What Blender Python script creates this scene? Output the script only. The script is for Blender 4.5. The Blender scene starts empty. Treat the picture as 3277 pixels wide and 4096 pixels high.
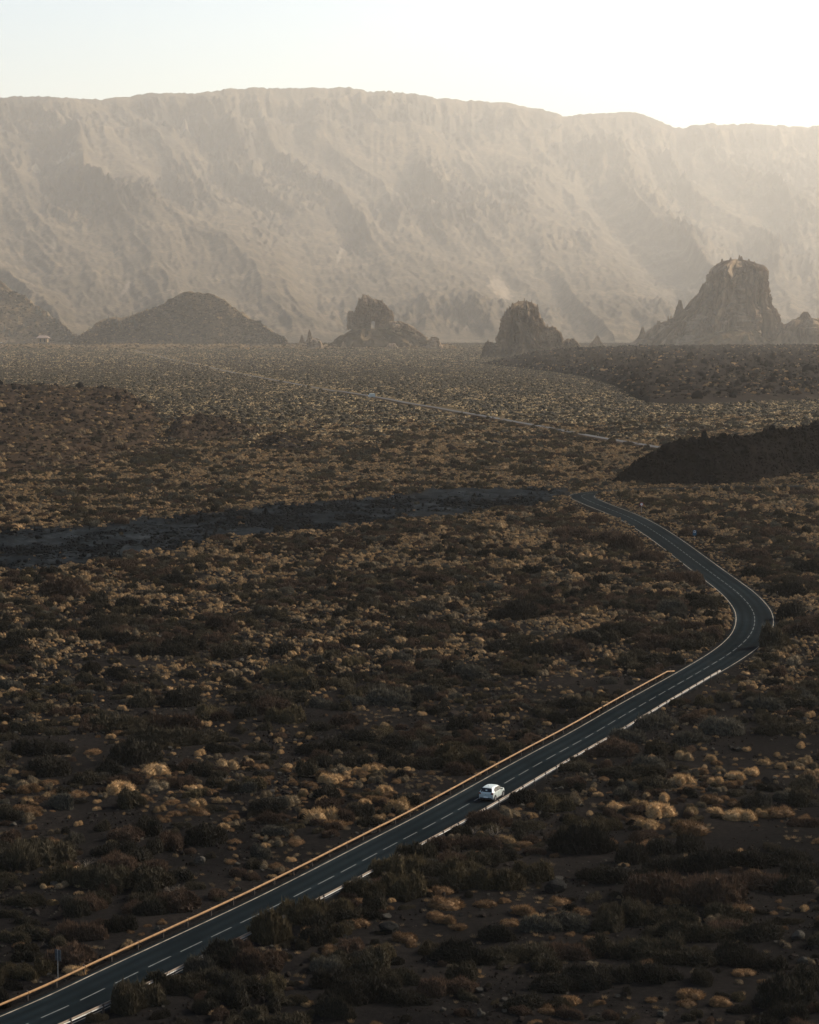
import bpy, math, random
import numpy as np
from mathutils import Vector

# ------------------------------------------------------------------ camera, sky, sun, exposure
S = bpy.context.scene
FPX, CX, CY, HOR = 9000.0, 1638.5, 2048.0, 1260.0     # focal length, centre and horizon row of the 3277 x 4096 photograph
CAM_H = 53.6
PITCH = math.atan((CY - HOR) / FPX)
cam_d = bpy.data.cameras.new('camera'); cam = bpy.data.objects.new('camera', cam_d)
S.collection.objects.link(cam); S.camera = cam
cam.location = (0, 0, CAM_H); cam.rotation_euler = (math.pi/2 - PITCH, 0, 0)
cam_d.sensor_fit = 'HORIZONTAL'; cam_d.sensor_width = 36.0; cam_d.lens = 36.0 * FPX / 3277.0
cam_d.clip_start = 1.0; cam_d.clip_end = 90000.0

SUN_AZ, SUN_EL = math.radians(62), math.radians(31)    # azimuth to the right of the view direction
world = bpy.data.worlds.new("World"); S.world = world; world.use_nodes = True
wt = world.node_tree
sky = wt.nodes.new('ShaderNodeTexSky'); sky.sky_type = 'NISHITA'; sky.sun_disc = False
sky.sun_elevation = SUN_EL; sky.sun_rotation = SUN_AZ; sky.altitude = 0; sky.dust_density = 2.8; sky.air_density = 1.0; sky.ozone_density = 1.0
wt.links.new(sky.outputs[0], wt.nodes['Background'].inputs[0]); wt.nodes['Background'].inputs[1].default_value = 0.13
sun_d = bpy.data.lights.new('sun', 'SUN'); sun_d.energy = 4.9; sun_d.angle = math.radians(0.55); sun_d.color = (1.0, 0.89, 0.745)
sun = bpy.data.objects.new('sun', sun_d); S.collection.objects.link(sun)
sdir = Vector((math.sin(SUN_AZ)*math.cos(SUN_EL), math.cos(SUN_AZ)*math.cos(SUN_EL), math.sin(SUN_EL)))
sun.rotation_euler = sdir.to_track_quat('Z', 'Y').to_euler()
S.view_settings.view_transform = 'Standard'; S.view_settings.look = 'None'
S.view_settings.exposure = 0.7; S.view_settings.gamma = 1.0
HAZE_DENSITY = 2.35e-5
try:
    S.cycles.use_denoising = True; S.cycles.max_bounces = 6; S.cycles.volume_bounces = 1; S.cycles.transparent_max_bounces = 8
except Exception: pass

rng = np.random.default_rng(7); random.seed(7)
COL = S.collection

# ------------------------------------------------------------------ helpers: photograph geometry
CA, SA = math.cos(PITCH), math.sin(PITCH)
def ray(x, y):
    x = np.asarray(x, float); y = np.asarray(y, float)
    u = CY - y
    return np.stack([x - CX + 0*y, FPX*CA + u*SA + 0*x, -FPX*SA + u*CA + 0*x], -1)
def W(x, y, D):
    """point at forward distance D seen at (x, y)"""
    d = ray(x, y); p = d * (np.asarray(D, float) / d[..., 1])[..., None]
    p[..., 2] += CAM_H
    return p
# the plain is flat near the road, then dips gently into the caldera: (row in the photograph, distance)
_PL = np.array([(1662, 1199.6), (1585, 1600), (1523, 2200), (1478, 3000), (1440, 4000), (1404, 5000), (1381, 6000), (1373, 6800), (1379, 8000), (1392, 10500), (1404, 16000), (1404, 60000)], float)
_plz = np.array([float(W(CX, a, b)[2]) for a, b in _PL]); _plz[0] = 0.0
def plain_z(Y): return np.interp(Y, _PL[:, 1], _plz)
_rowY = np.concatenate([np.linspace(60, 1199, 4000), np.geomspace(1200, 6790, 4000)])
def G(x, y):
    """point of the plain seen at (x, y)"""
    return W(x, y, DZ(y))
def DZ(y):
    return np.interp(-np.asarray(y, float), -_rowP, _rowY)
def P(p):
    """pixel of a point"""
    p = np.asarray(p, float); q = p - np.array([0, 0, CAM_H])
    f = q[..., 1]*CA - q[..., 2]*SA; u = q[..., 1]*SA + q[..., 2]*CA
    return CX + FPX*q[..., 0]/f, CY - FPX*u/f
_rowP = P(np.stack([0*_rowY, _rowY, plain_z(_rowY)], -1))[1]

# ------------------------------------------------------------------ helpers: noise
_perm = np.random.default_rng(3).permutation(4096)
def _h(i, j, k): return _perm[(_perm[(_perm[i & 4095] + j) & 4095] + k) & 4095]
_gr = np.random.default_rng(5).normal(size=(4096, 3)); _gr /= np.linalg.norm(_gr, axis=1)[:, None]
def perlin(x, y, z=0.0):
    x, y, z = np.broadcast_arrays(np.asarray(x, float), np.asarray(y, float), np.asarray(z, float))
    i, j, k = np.floor(x).astype(np.int64), np.floor(y).astype(np.int64), np.floor(z).astype(np.int64)
    fx, fy, fz = x-i, y-j, z-k
    u, v, w = [t*t*t*(t*(t*6-15)+10) for t in (fx, fy, fz)]
    out = 0
    for a in (0, 1):
        for b in (0, 1):
            for c in (0, 1):
                g = _gr[_h(i+a, j+b, k+c)]
                d = g[..., 0]*(fx-a) + g[..., 1]*(fy-b) + g[..., 2]*(fz-c)
                out = out + d*(u if a else 1-u)*(v if b else 1-v)*(w if c else 1-w)
    return out*1.6
def fbm(x, y, z=0.0, o=4, gain=.5):
    s, a, f = 0, 1.0, 1.0
    for n in range(o):
        s = s + a*perlin(np.asarray(x)*f + 17.3*n, np.asarray(y)*f - 9.1*n, np.asarray(z)*f + 4.7*n); a *= gain; f *= 2.03
    return s
def ridged(x, y, z=0.0, o=4, gain=.5):
    s, a, f = 0, 1.0, 1.0
    for n in range(o):
        s = s + a*(1 - 2*np.abs(perlin(np.asarray(x)*f + 7.3*n, np.asarray(y)*f + 3.1*n, np.asarray(z)*f - 5.7*n))); a *= gain; f *= 2.1
    return s
def sstep(a, b, x):
    t = np.clip((np.asarray(x, float)-a)/(b-a), 0, 1); return t*t*(3-2*t)

# ------------------------------------------------------------------ helpers: meshes and objects
def mesh_np(name, V, F, mats=(), mi=None, smooth=True, attrs=None):
    V = np.asarray(V, np.float32); me = bpy.data.meshes.new(name)
    if isinstance(F, np.ndarray):
        n, k = F.shape
        me.vertices.add(len(V)); me.vertices.foreach_set('co', V.ravel())
        me.loops.add(n*k); me.loops.foreach_set('vertex_index', F.astype(np.int32).ravel())
        me.polygons.add(n); me.polygons.foreach_set('loop_start', np.arange(0, n*k, k, dtype=np.int32))
        me.update(calc_edges=True); me.validate()
    else:
        me.from_pydata([tuple(v) for v in V], [], [tuple(f) for f in F]); me.update()
    for m in mats: me.materials.append(m)
    if mi is not None: me.polygons.foreach_set('material_index', np.asarray(mi, np.int32))
    me.polygons.foreach_set('use_smooth', np.full(len(me.polygons), bool(smooth)))
    for an, arr in (attrs or {}).items():
        dom = 'POINT' if len(arr) == len(me.vertices) else 'FACE'
        at = me.attributes.new(an, 'FLOAT', dom); at.data.foreach_set('value', np.asarray(arr, np.float32))
    return me
def link(name, me, parent=None, loc=None):
    o = bpy.data.objects.new(name, me); COL.objects.link(o)
    if parent: o.parent = parent
    if loc is not None: o.location = loc
    return o
def tag(o, label=None, cat=None, group=None, kind=None):
    if label: o['label'] = label
    if cat: o['category'] = cat
    if group: o['group'] = group
    if kind: o['kind'] = kind
    return o
def empty(name, loc, rz=0.0):
    o = bpy.data.objects.new(name, None); COL.objects.link(o); o.location = loc; o.rotation_euler = (0, 0, rz); o.empty_display_size = .3
    return o
def copy_tree(o, parent=None):
    c = o.copy(); COL.objects.link(c)
    if parent: c.parent = parent
    for ch in list(o.children): copy_tree(ch, c)
    return c
def grid_faces(nr, nc, wrap=False):
    r = np.arange(nr-1)[:, None]; c = np.arange(nc if wrap else nc-1)[None, :]; c2 = (c+1) % nc
    return np.stack([r*nc+c, r*nc+c2, (r+1)*nc+c2, (r+1)*nc+c], -1).reshape(-1, 4)
class MB:
    """collects boxes, tubes and sheets into one mesh"""
    def __init__(s): s.v, s.f = [], []
    def add(s, V, F):
        n = len(s.v); s.v += [tuple(p) for p in V]; s.f += [tuple(i+n for i in q) for q in F]; return s
    def box(s, c, d, rz=0.0, bev=0.0):
        x, y, z = d[0]/2, d[1]/2, d[2]/2; cr, sr = math.cos(rz), math.sin(rz)
        if bev <= 0:
            pts = [(-x,-y,-z),(x,-y,-z),(x,y,-z),(-x,y,-z),(-x,-y,z),(x,-y,z),(x,y,z),(-x,y,z)]
            F = [(0,3,2,1),(4,5,6,7),(0,1,5,4),(1,2,6,5),(2,3,7,6),(3,0,4,7)]
        else:
            pts = []
            for zz, k in ((-z, bev), (-z+bev, 0), (z-bev, 0), (z, bev)):
                pts += [(-x+k,-y+k,zz),(x-k,-y+k,zz),(x-k,y-k,zz),(-x+k,y-k,zz)]
            F = [(3,2,1,0),(12,13,14,15)]
            for r in range(3):
                for i in range(4): F.append((r*4+i, r*4+(i+1)%4, r*4+4+(i+1)%4, r*4+4+i))
        return s.add([(c[0]+p[0]*cr-p[1]*sr, c[1]+p[0]*sr+p[1]*cr, c[2]+p[2]) for p in pts], F)
    def tube(s, pts, rad, n=8):
        pts = [Vector(p) for p in pts]; R = rad if hasattr(rad, '__len__') else [rad]*len(pts); V, F = [], []
        for i, p in enumerate(pts):
            t = (pts[min(i+1, len(pts)-1)] - pts[max(i-1, 0)]).normalized()
            a = t.cross(Vector((0, 0, 1)) if abs(t.z) < .95 else Vector((1, 0, 0))).normalized(); b = t.cross(a)
            for k in range(n):
                an = 2*math.pi*k/n; V.append(p + R[i]*(math.cos(an)*a + math.sin(an)*b))
        for i in range(len(pts)-1):
            for k in range(n): F.append((i*n+k, i*n+(k+1) % n, (i+1)*n+(k+1) % n, (i+1)*n+k))
        F.append(tuple(range(n-1, -1, -1))); F.append(tuple(range((len(pts)-1)*n, len(pts)*n)))
        return s.add(V, F)
    def mesh(s, name, mat, smooth=False):
        return mesh_np(name, np.array(s.v, np.float32), s.f, [mat], smooth=smooth)
    def build(s, name, mat, parent=None, smooth=False, loc=None):
        return link(name, s.mesh(name, mat, smooth), parent, loc)

# ------------------------------------------------------------------ materials
def new_mat(name):
    m = bpy.data.materials.new(name); m.use_nodes = True; nt = m.node_tree
    return m, nt, nt.nodes, nt.nodes['Principled BSDF']
def N(nt, kind, **kw):
    n = nt.nodes.new(kind)
    for k, v in kw.items(): setattr(n, k, v)
    return n
def ramp(nt, src, stops):
    r = N(nt, 'ShaderNodeValToRGB'); e = r.color_ramp.elements
    while len(e) < len(stops): e.new(0.5)
    for q, (p, c) in zip(e, stops): q.position = p; q.color = (*c, 1)
    nt.links.new(src, r.inputs[0]); return r.outputs[0]
def noise(nt, scale, detail=6, rough=.6, coord='Object', stretch=None, dist=0.0):
    tc = N(nt, 'ShaderNodeTexCoord'); src = tc.outputs[coord]
    if stretch:
        mp = N(nt, 'ShaderNodeMapping'); mp.inputs['Scale'].default_value = stretch; nt.links.new(src, mp.inputs[0]); src = mp.outputs[0]
    n = N(nt, 'ShaderNodeTexNoise'); n.inputs['Scale'].default_value = scale; n.inputs['Detail'].default_value = detail
    n.inputs['Roughness'].default_value = rough; n.inputs['Distortion'].default_value = dist
    nt.links.new(src, n.inputs[0]); return n.outputs[0]
def mixc(nt, fac, a, b, mode='MIX'):
    m = N(nt, 'ShaderNodeMix', data_type='RGBA', blend_type=mode)
    for s, v in ((m.inputs[0], fac), (m.inputs[6], a), (m.inputs[7], b)):
        if hasattr(v, 'links'): nt.links.new(v, s)
        elif isinstance(v, (int, float)): s.default_value = v
        else: s.default_value = (*v, 1)
    return m.outputs[2]
def attr(nt, name):
    a = N(nt, 'ShaderNodeAttribute'); a.attribute_name = name; return a.outputs['Fac']
def bump(nt, b, src, strength, dist):
    n = N(nt, 'ShaderNodeBump'); n.inputs['Strength'].default_value = strength; n.inputs['Distance'].default_value = dist
    nt.links.new(src, n.inputs['Height']); nt.links.new(n.outputs[0], b.inputs['Normal'])
def simple(name, col, rough=.6, metal=0.0, var=.25, scale=8.0, bmp=0.0, spec=.3):
    m, nt, ns, b = new_mat(name)
    c = ramp(nt, noise(nt, scale), [(.3, [v*(1-var) for v in col]), (.7, [min(1, v*(1+var)) for v in col])])
    nt.links.new(c, b.inputs['Base Color']); b.inputs['Roughness'].default_value = rough; b.inputs['Metallic'].default_value = metal
    b.inputs['Specular IOR Level'].default_value = spec
    if bmp: bump(nt, b, noise(nt, scale*3), bmp, .02)
    return m
def plant_mat(name, a, c, trans=.25, rnd=.35):
    """a, c: two colours of single leaves; whole plants differ a little in value"""
    m, nt, ns, b = new_mat(name)
    col = mixc(nt, attr(nt, 'leaf'), a, c)
    oi = N(nt, 'ShaderNodeObjectInfo')
    mr = N(nt, 'ShaderNodeMapRange'); mr.inputs['To Min'].default_value = 1-rnd; mr.inputs['To Max'].default_value = 1+rnd
    nt.links.new(oi.outputs['Random'], mr.inputs[0])
    hs = N(nt, 'ShaderNodeHueSaturation'); nt.links.new(col, hs.inputs['Color']); nt.links.new(mr.outputs[0], hs.inputs['Value'])
    nt.links.new(hs.outputs[0], b.inputs['Base Color']); b.inputs['Roughness'].default_value = .85; b.inputs['Specular IOR Level'].default_value = .08
    tr = N(nt, 'ShaderNodeBsdfTranslucent'); nt.links.new(hs.outputs[0], tr.inputs[0])
    mx = N(nt, 'ShaderNodeMixShader'); mx.inputs[0].default_value = trans
    nt.links.new(b.outputs[0], mx.inputs[1]); nt.links.new(tr.outputs[0], mx.inputs[2])
    nt.links.new(mx.outputs[0], ns['Material Output'].inputs[0]); return m

M = {}
M['gold'] = plant_mat('golden_straw', (.15, .092, .041), (.325, .208, .100), .22)
M['straw'] = plant_mat('pale_straw', (.125, .083, .042), (.255, .172, .088), .22)
M['dun'] = plant_mat('dun_tussock_stems', (.065, .048, .028), (.165, .122, .072), .2)
M['amber'] = plant_mat('amber_straw', (.065, .037, .017), (.14, .082, .039), .22)
M['k'] = plant_mat('blackish_green_broom', (0.0085, 0.0074, 0.005), (0.028, 0.023, 0.0145), .18)
M['g'] = plant_mat('dark_green_broom', (0.0175, 0.0142, 0.0082), (0.053, 0.042, 0.0245), .2)
M['o'] = plant_mat('olive_broom', (0.027, 0.0205, 0.0105), (0.074, 0.056, 0.028), .22)
M['r'] = plant_mat('rusty_broom', (0.025, 0.016, 0.0102), (0.073, 0.045, 0.0275), .22)
M['e'] = plant_mat('grey_green_broom', (0.028, 0.025, 0.0185), (0.08, 0.07, 0.05), .22)
M['scrub1'] = plant_mat('far_straw_scrub', (.22, .150, .070), (.42, .295, .145), .15)
M['scrub2'] = plant_mat('far_olive_scrub', (.066, .051, .025), (.165, .126, .060), .15)
M['twig'] = simple('bleached_dead_wood', (.15, .125, .095), .9, scale=5, spec=0)
M['needle'] = simple('pine_needles', (.035, .042, .030), .9, scale=2)

def mat_ground():
    m, nt, ns, b = new_mat('volcanic_cinder_ground')
    big = noise(nt, .035, 5, .6); fine = noise(nt, 1.6, 8, .75)
    c1 = ramp(nt, big, [(.3, (.0050, .0048, .0048)), (.5, (.0086, .0080, .0076)), (.72, (.0145, .0126, .0112))])
    c2 = ramp(nt, fine, [(.35, (.4, .4, .42)), (.52, (1, 1, 1)), (.70, (2.1, 1.9, 1.7))])
    c = mixc(nt, 1.0, c1, c2, 'MULTIPLY')
    # earth between the shrubs of the far plain, reddish slope, bluish black lava
    far = ramp(nt, noise(nt, .02, 6), [(.3, (.04, .032, .019)), (.7, (.09, .066, .037))])
    c = mixc(nt, attr(nt, 'far'), c, far)
    red = ramp(nt, noise(nt, .03, 6), [(.3, (.050, .030, .020)), (.7, (.125, .066, .038))])
    c = mixc(nt, attr(nt, 'red'), c, red)
    lav = ramp(nt, noise(nt, .35, 8, .8, stretch=(.45, .30, 1)), [(.35, (.003, .004, .005)), (.5, (.008, .0105, .0125)), (.66, (.024, .029, .032)), (.8, (.075, .08, .08))])
    c = mixc(nt, attr(nt, 'lava'), c, lav)
    nt.links.new(c, b.inputs['Base Color']); b.inputs['Roughness'].default_value = .95; b.inputs['Specular IOR Level'].default_value = 0.0
    bump(nt, b, noise(nt, 2.5, 8, .8), .8, .25); return m
M['ground'] = mat_ground()
def mat_lava(name, dark, mid, light, scale=.25):
    m, nt, ns, b = new_mat(name)
    c = ramp(nt, noise(nt, scale, 8, .75), [(.3, dark), (.55, mid), (.75, light)])
    nt.links.new(c, b.inputs['Base Color']); b.inputs['Roughness'].default_value = .95; b.inputs['Specular IOR Level'].default_value = 0.0
    bump(nt, b, noise(nt, scale*4, 8, .8), .9, .6); return m
M['lava'] = mat_lava('black_lava', (.003, .0028, .003), (.0065, .0056, .0054), (.016, .013, .0115))
M['lavab'] = mat_lava('bluish_black_lava', (.0022, .003, .0038), (.0055, .0075, .0092), (.036, .042, .045), 1.0)
M['lava2'] = mat_lava('brown_lava_field', (.008, .0068, .006), (.019, .0155, .013), (.055, .042, .027), .06)
M['reddish'] = mat_lava('reddish_lava_slope', (.012, .0092, .0072), (.031, .0215, .0145), (.072, .046, .028), .08)
M['hillmat'] = mat_lava('shrubby_cone', (.034, .024, .013), (.095, .067, .036), (.18, .127, .070), .045)
def mat_rock():
    m, nt, ns, b = new_mat('weathered_rock_tower')
    c = ramp(nt, noise(nt, .035, 8, .7, stretch=(1, 1, .35)), [(.3, (.085, .062, .040)), (.5, (.19, .138, .088)), (.7, (.33, .245, .155))])
    nt.links.new(c, b.inputs['Base Color']); b.inputs['Roughness'].default_value = .95; b.inputs['Specular IOR Level'].default_value = 0.0
    bump(nt, b, noise(nt, .25, 8, .8, stretch=(1, 1, .4)), 1.0, 3.0); return m
M['rock'] = mat_rock()
def mat_mountain():
    m, nt, ns, b = new_mat('mountain_slope')
    c = ramp(nt, noise(nt, .0022, 10, .68), [(.3, (.034, .027, .018)), (.5, (.078, .060, .039)), (.7, (.15, .112, .071))])
    sp = ramp(nt, noise(nt, .03, 6, .8), [(.38, (.50, .54, .50)), (.55, (1, 1, 1)), (.8, (1.5, 1.4, 1.3))])
    c = mixc(nt, 1.0, c, sp, 'MULTIPLY')
    c = mixc(nt, attr(nt, 'crag'), c, (.038, .032, .023)); c = mixc(nt, attr(nt, 'scar'), c, (.26, .205, .145))
    nt.links.new(c, b.inputs['Base Color']); b.inputs['Roughness'].default_value = 1.0; b.inputs['Specular IOR Level'].default_value = .05
    bump(nt, b, noise(nt, .012, 10, .75), 1.0, 40.0); return m
M['mountain'] = mat_mountain()
def mat_asphalt():
    m, nt, ns, b = new_mat('asphalt')
    c1 = ramp(nt, noise(nt, .25, 6), [(.3, (.0066, .0100, .0116)), (.7, (.0105, .0147, .0168))])
    c2 = ramp(nt, noise(nt, 20, 6, .8), [(.3, (.7, .7, .7)), (.7, (1.3, 1.3, 1.3))])
    c = mixc(nt, 1.0, c1, c2, 'MULTIPLY')
    rp = ramp(nt, noise(nt, .09, 3, .5, stretch=(1, .35, 1)), [(.42, (.78, .78, .78)), (.5, (1, 1, 1)), (.62, (1.28, 1.27, 1.25))]); c = mixc(nt, 1.0, c, rp, 'MULTIPLY')
    c = mixc(nt, attr(nt, 'track'), c, (.0042, .006, .007))
    nt.links.new(c, b.inputs['Base Color']); b.inputs['Roughness'].default_value = 1.0; b.inputs['Specular IOR Level'].default_value = 0.0; return m
M['asphalt'] = mat_asphalt()
M['faroad'] = simple('pale_worn_asphalt', (.0125, .012, .011), .9, scale=.2)
M['paint'] = simple('worn_road_paint', (.21, .18, .14), .9, var=.55, scale=.7, spec=0)
M['paint2'] = simple('worn_dash_paint', (.10, .105, .10), .9, var=.35, scale=1.2, spec=0)
M['verge'] = simple('gravel_verge', (.007, .0066, .0062), 1.0, var=.5, scale=3, spec=0)
def mat_log(name, a, c):
    m, nt, ns, b = new_mat(name)
    col = ramp(nt, noise(nt, 1.2, 8, .7), [(.3, a), (.7, c)])
    nt.links.new(col, b.inputs['Base Color']); b.inputs['Roughness'].default_value = .75; b.inputs['Specular IOR Level'].default_value = .2; return m
M['log'] = mat_log('golden_timber_rail', (.10, .055, .022), (.235, .13, .053))
M['log2'] = mat_log('weathered_timber_rail', (.075, .056, .038), (.165, .125, .090))
M['post'] = simple('dark_timber_post', (.035, .026, .020), .85)
M['steel'] = simple('galvanised_steel', (.22, .22, .21), .5, .6)
M['carpaint'] = simple('white_car_paint', (.30, .34, .325), .35, var=.03, scale=2, spec=.6)
M['glass'] = simple('dark_tinted_glass', (.008, .011, .013), .22, var=.1, spec=.25)
M['black'] = simple('black_plastic', (.014, .014, .015), .6)
M['tyre'] = simple('tyre_rubber', (.012, .012, .012), .85)
M['rim'] = simple('wheel_alloy', (.35, .35, .36), .35, .8)
M['lampred'] = simple('red_tail_lamp_lens', (.09, .006, .008), .2, spec=.6)
M['white'] = simple('white_sign_sheet', (.78, .78, .76), .5, var=.04)
M['red'] = simple('red_sign_paint', (.22, .012, .018), .45, var=.1)
M['blue'] = simple('blue_sign_paint', (.008, .06, .11), .45, var=.1)
M['signback'] = simple('grey_sign_back', (.030, .036, .042), .6)
M['wallm'] = simple('ochre_render_wall', (.20, .14, .08), .95, scale=.4, spec=0)
M['roofm'] = simple('brown_roof_tiles', (.17, .12, .09), .9, scale=.8)
M['stone'] = mat_lava('grey_boulder_stone', (.030, .028, .023), (.065, .060, .050), (.12, .11, .092), 1.2)
M['stone2'] = mat_lava('dark_boulder_stone', (.009, .009, .0085), (.018, .018, .017), (.07, .07, .062), .8)

# ------------------------------------------------------------------ the road's course, from the photograph
CL = [(-420, 4330), (-200, 4232), (0, 4143), (271, 4027), (388, 3971), (497, 3915), (840, 3752), (1200, 3578), (1616, 3356), (1707, 3310), (1880, 3214),
      (2051, 3115), (2211, 3024), (2361, 2943), (2542, 2834), (2702, 2743), (2854, 2656), (2919, 2615), (2970, 2576), (3005, 2538), (3020, 2500),
      (3020, 2464), (3009, 2435), (2984, 2403), (2952, 2371), (2915, 2342), (2830, 2280), (2729, 2204), (2653, 2148), (2560, 2089), (2480, 2052),
      (2410, 2026), (2355, 2003), (2327, 1989), (2326, 1981), (2350, 1975), (2400, 1970), (2470, 1966), (2600, 1960), (2900, 1950), (3300, 1945)]
cl = G(*np.array(CL, float).T)[:, :2]
def smooth_path(p, step, it=3):
    p = np.asarray(p, float)
    for _ in range(it):
        q = np.empty((2*len(p)-2, 2)); q[0::2] = .75*p[:-1] + .25*p[1:]; q[1::2] = .25*p[:-1] + .75*p[1:]
        p = np.vstack([p[:1], q, p[-1:]])
    s = np.concatenate([[0], np.cumsum(np.linalg.norm(np.diff(p, axis=0), axis=1))])
    t = np.arange(0, s[-1], step)
    return np.stack([np.interp(t, s, p[:, 0]), np.interp(t, s, p[:, 1])], 1)
RD = smooth_path(cl, 0.5)
for _ in range(40): RD[1:-1] = .25*RD[:-2] + .5*RD[1:-1] + .25*RD[2:]
_t = np.gradient(RD, axis=0); _t /= np.linalg.norm(_t, axis=1)[:, None]
RN = np.stack([_t[:, 1], -_t[:, 0]], 1)                       # to the right of travel
RS = np.concatenate([[0], np.cumsum(np.linalg.norm(np.diff(RD, axis=0), axis=1))])
HALF = np.interp(RD[:, 1], [200, 330, 390, 460, 560, 660], [2.95, 2.95, 3.25, 3.35, 3.6, 3.7])    # lane edge: the road widens in its bends
def road_dist(X, Y):
    X = np.asarray(X, float); Y = np.asarray(Y, float); out = np.full(X.shape, 1e9)
    sub = RD[::6]
    for a in range(0, len(X), 20000):
        dx = X[a:a+20000, None]-sub[None, :, 0]; dy = Y[a:a+20000, None]-sub[None, :, 1]
        out[a:a+20000] = np.sqrt((dx*dx+dy*dy).min(1))
    return out
FR = [(456, 1375), (513, 1395), (666, 1432), (818, 1461), (951, 1494), (1094, 1518), (1265, 1551), (1417, 1576), (1493, 1588), (1560, 1600), (1640, 1617), (1735, 1631),
      (1858, 1655), (2048, 1688), (2210, 1717), (2400, 1755), (2637, 1793), (2780, 1822), (3000, 1850)]
FRW = smooth_path(G(*np.array(FR, float).T)[:, :2], 4.0)
def far_road_dist(X, Y):
    out = np.full(np.shape(X), 1e9)
    sub = FRW[::5]
    for a in range(0, len(X), 20000):
        dx = X[a:a+20000, None]-sub[None, :, 0]; dy = Y[a:a+20000, None]-sub[None, :, 1]
        out[a:a+20000] = np.sqrt((dx*dx+dy*dy).min(1))
    return out
def interp_poly(x, pts):
    p = np.array(pts, float); return np.interp(x, p[:, 0], p[:, 1])
LV_T = [(-400, 2150), (0, 2125), (400, 2095), (760, 2055), (1150, 2015), (1500, 1985), (1800, 1962), (2050, 1948), (2230, 1945)]
LV_B = [(-400, 2310), (0, 2275), (200, 2258), (500, 2208), (800, 2152), (1100, 2114), (1500, 2070), (1900, 2036), (2120, 2006), (2230, 1975)]
def zones(X, Y):
    """masks of the ground: lava stream, reddish slope, far earth"""
    px, py = P(np.stack([X, Y, plain_z(Y)], -1))
    wob = 18*perlin(px/90., py/40.) + 14*perlin(px/34., py/14.)
    lava = sstep(-5, 5, py+wob-interp_poly(px, LV_T))*sstep(-5, 5, interp_poly(px, LV_B)+12-py-wob)*sstep(2330, 2200, px)
    red = sstep(1.1, .55, np.hypot((px-170)/520., (py-1810-wob)/95.) + .35*perlin(px/140., py/50.))
    far = sstep(620, 1000, Y)
    return lava, red, far, px, py

# ------------------------------------------------------------------ ground sheet
def ground_z(X, Y):
    rd = road_dist(np.ravel(X), np.ravel(Y)).reshape(np.shape(X)) if np.max(Y) < 1200 else np.full(np.shape(X), 50.0)
    k = sstep(3.9, 9.0, rd)
    z = k*(.28*fbm(X/9., Y/9., o=3) + .9*perlin(X/60., Y/60.)*sstep(200, 400, Y))
    z = z*sstep(1500, 900, Y)
    lava, red, far, px, py = zones(X, Y)
    z = z + lava*(.55*np.abs(fbm(X/3., Y/5., o=3)) - .5)
    return z - .012
DMAX = 40000.0
dd = np.concatenate([np.linspace(40, 150, 24)[:-1], np.geomspace(150, 760, 620)[:-1], np.geomspace(760, 7000, 320)[:-1], np.geomspace(7000, DMAX, 40)])
aa = np.concatenate([np.linspace(-.9, -.235, 30)[:-1], np.linspace(-.235, .235, 420), np.linspace(.235, .9, 30)[1:]])
DD, AA = np.meshgrid(dd, aa, indexing='ij')
GX, GY = DD*AA, DD
near = dd < 1190
gz = np.zeros_like(GX); gz[near] = ground_z(GX[near], GY[near])
gz[~near] = -.012
gz += plain_z(GY)
lava_a, red_a, far_a, _, _ = zones(GX.ravel(), GY.ravel())
gm = mesh_np('ground', np.stack([GX, GY, gz], -1).reshape(-1, 3), grid_faces(len(dd), len(aa))[:, ::-1], [M['ground']],
             attrs={'lava': lava_a, 'red': red_a*.0, 'far': far_a})
tag(link('ground', gm), kind='structure')

# ------------------------------------------------------------------ road, markings, verge
def strip(name, offs_l, offs_r, z, mat, i0=0, i1=None, parent=None, attrs=None, cols=2):
    i1 = i1 or len(RD); a = RD[i0:i1]; n = RN[i0:i1]
    ks = np.linspace(0, 1, cols); L = np.broadcast_to(offs_l, (len(RD),))[i0:i1]; R_ = np.broadcast_to(offs_r, (len(RD),))[i0:i1]
    V = np.stack([np.concatenate([a + n*(L*(1-k)+R_*k)[:, None], np.full((len(a), 1), z)], 1) for k in ks], 1).reshape(-1, 3)
    F = grid_faces(len(a), cols)
    at = None
    if attrs: at = {attrs: np.tile([0, .1, .85, .25, .8, .15, .8, .25, .85, .1, 0][:cols], len(a))}
    return link(name, mesh_np(name, V, F, [mat], attrs=at), parent)
last = int(np.argmax(RD[:, 0] > 250)) if (RD[:, 0] > 250).any() else len(RD)
road = strip('road', -HALF-.35, HALF+.35, .012, M['asphalt'], attrs='track', cols=11); tag(road, kind='structure')
verge = strip('road_verge', -HALF-.9, HALF+.9, .004, M['verge']); tag(verge, kind='structure')
mk = MB()
def ribbon(mb, i0, i1, off, w, z, jit=0.0):
    o = np.broadcast_to(off, (len(RD),))[i0:i1]; a, n = RD[i0:i1], RN[i0:i1]
    V = []
    for j in range(len(a)):
        for s in (-1, 1):
            q = a[j] + n[j]*(o[j]+s*w/2); V.append((q[0], q[1], z))
    mb.add(V, [(2*j, 2*j+1, 2*j+3, 2*j+2) for j in range(len(a)-1)])
ribbon(mk, 0, len(RD), -HALF, .13, .018); ribbon(mk, 0, len(RD), HALF, .13, .018)
tag(mk.build('road_markings', M['paint'], road), kind='structure')
mk2 = MB(); i = 3
while i < len(RD)-10:
    ribbon(mk2, i, i+8, 0.0, .125, .018); i += 10
tag(mk2.build('road_markings', M['paint2'], road), kind='structure')
fr = smooth_path(FRW, 4.0, 1); t_ = np.gradient(fr, axis=0); t_ /= np.linalg.norm(t_, axis=1)[:, None]; n_ = np.stack([t_[:, 1], -t_[:, 0]], 1)
zr = plain_z(fr[:, 1])
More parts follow.
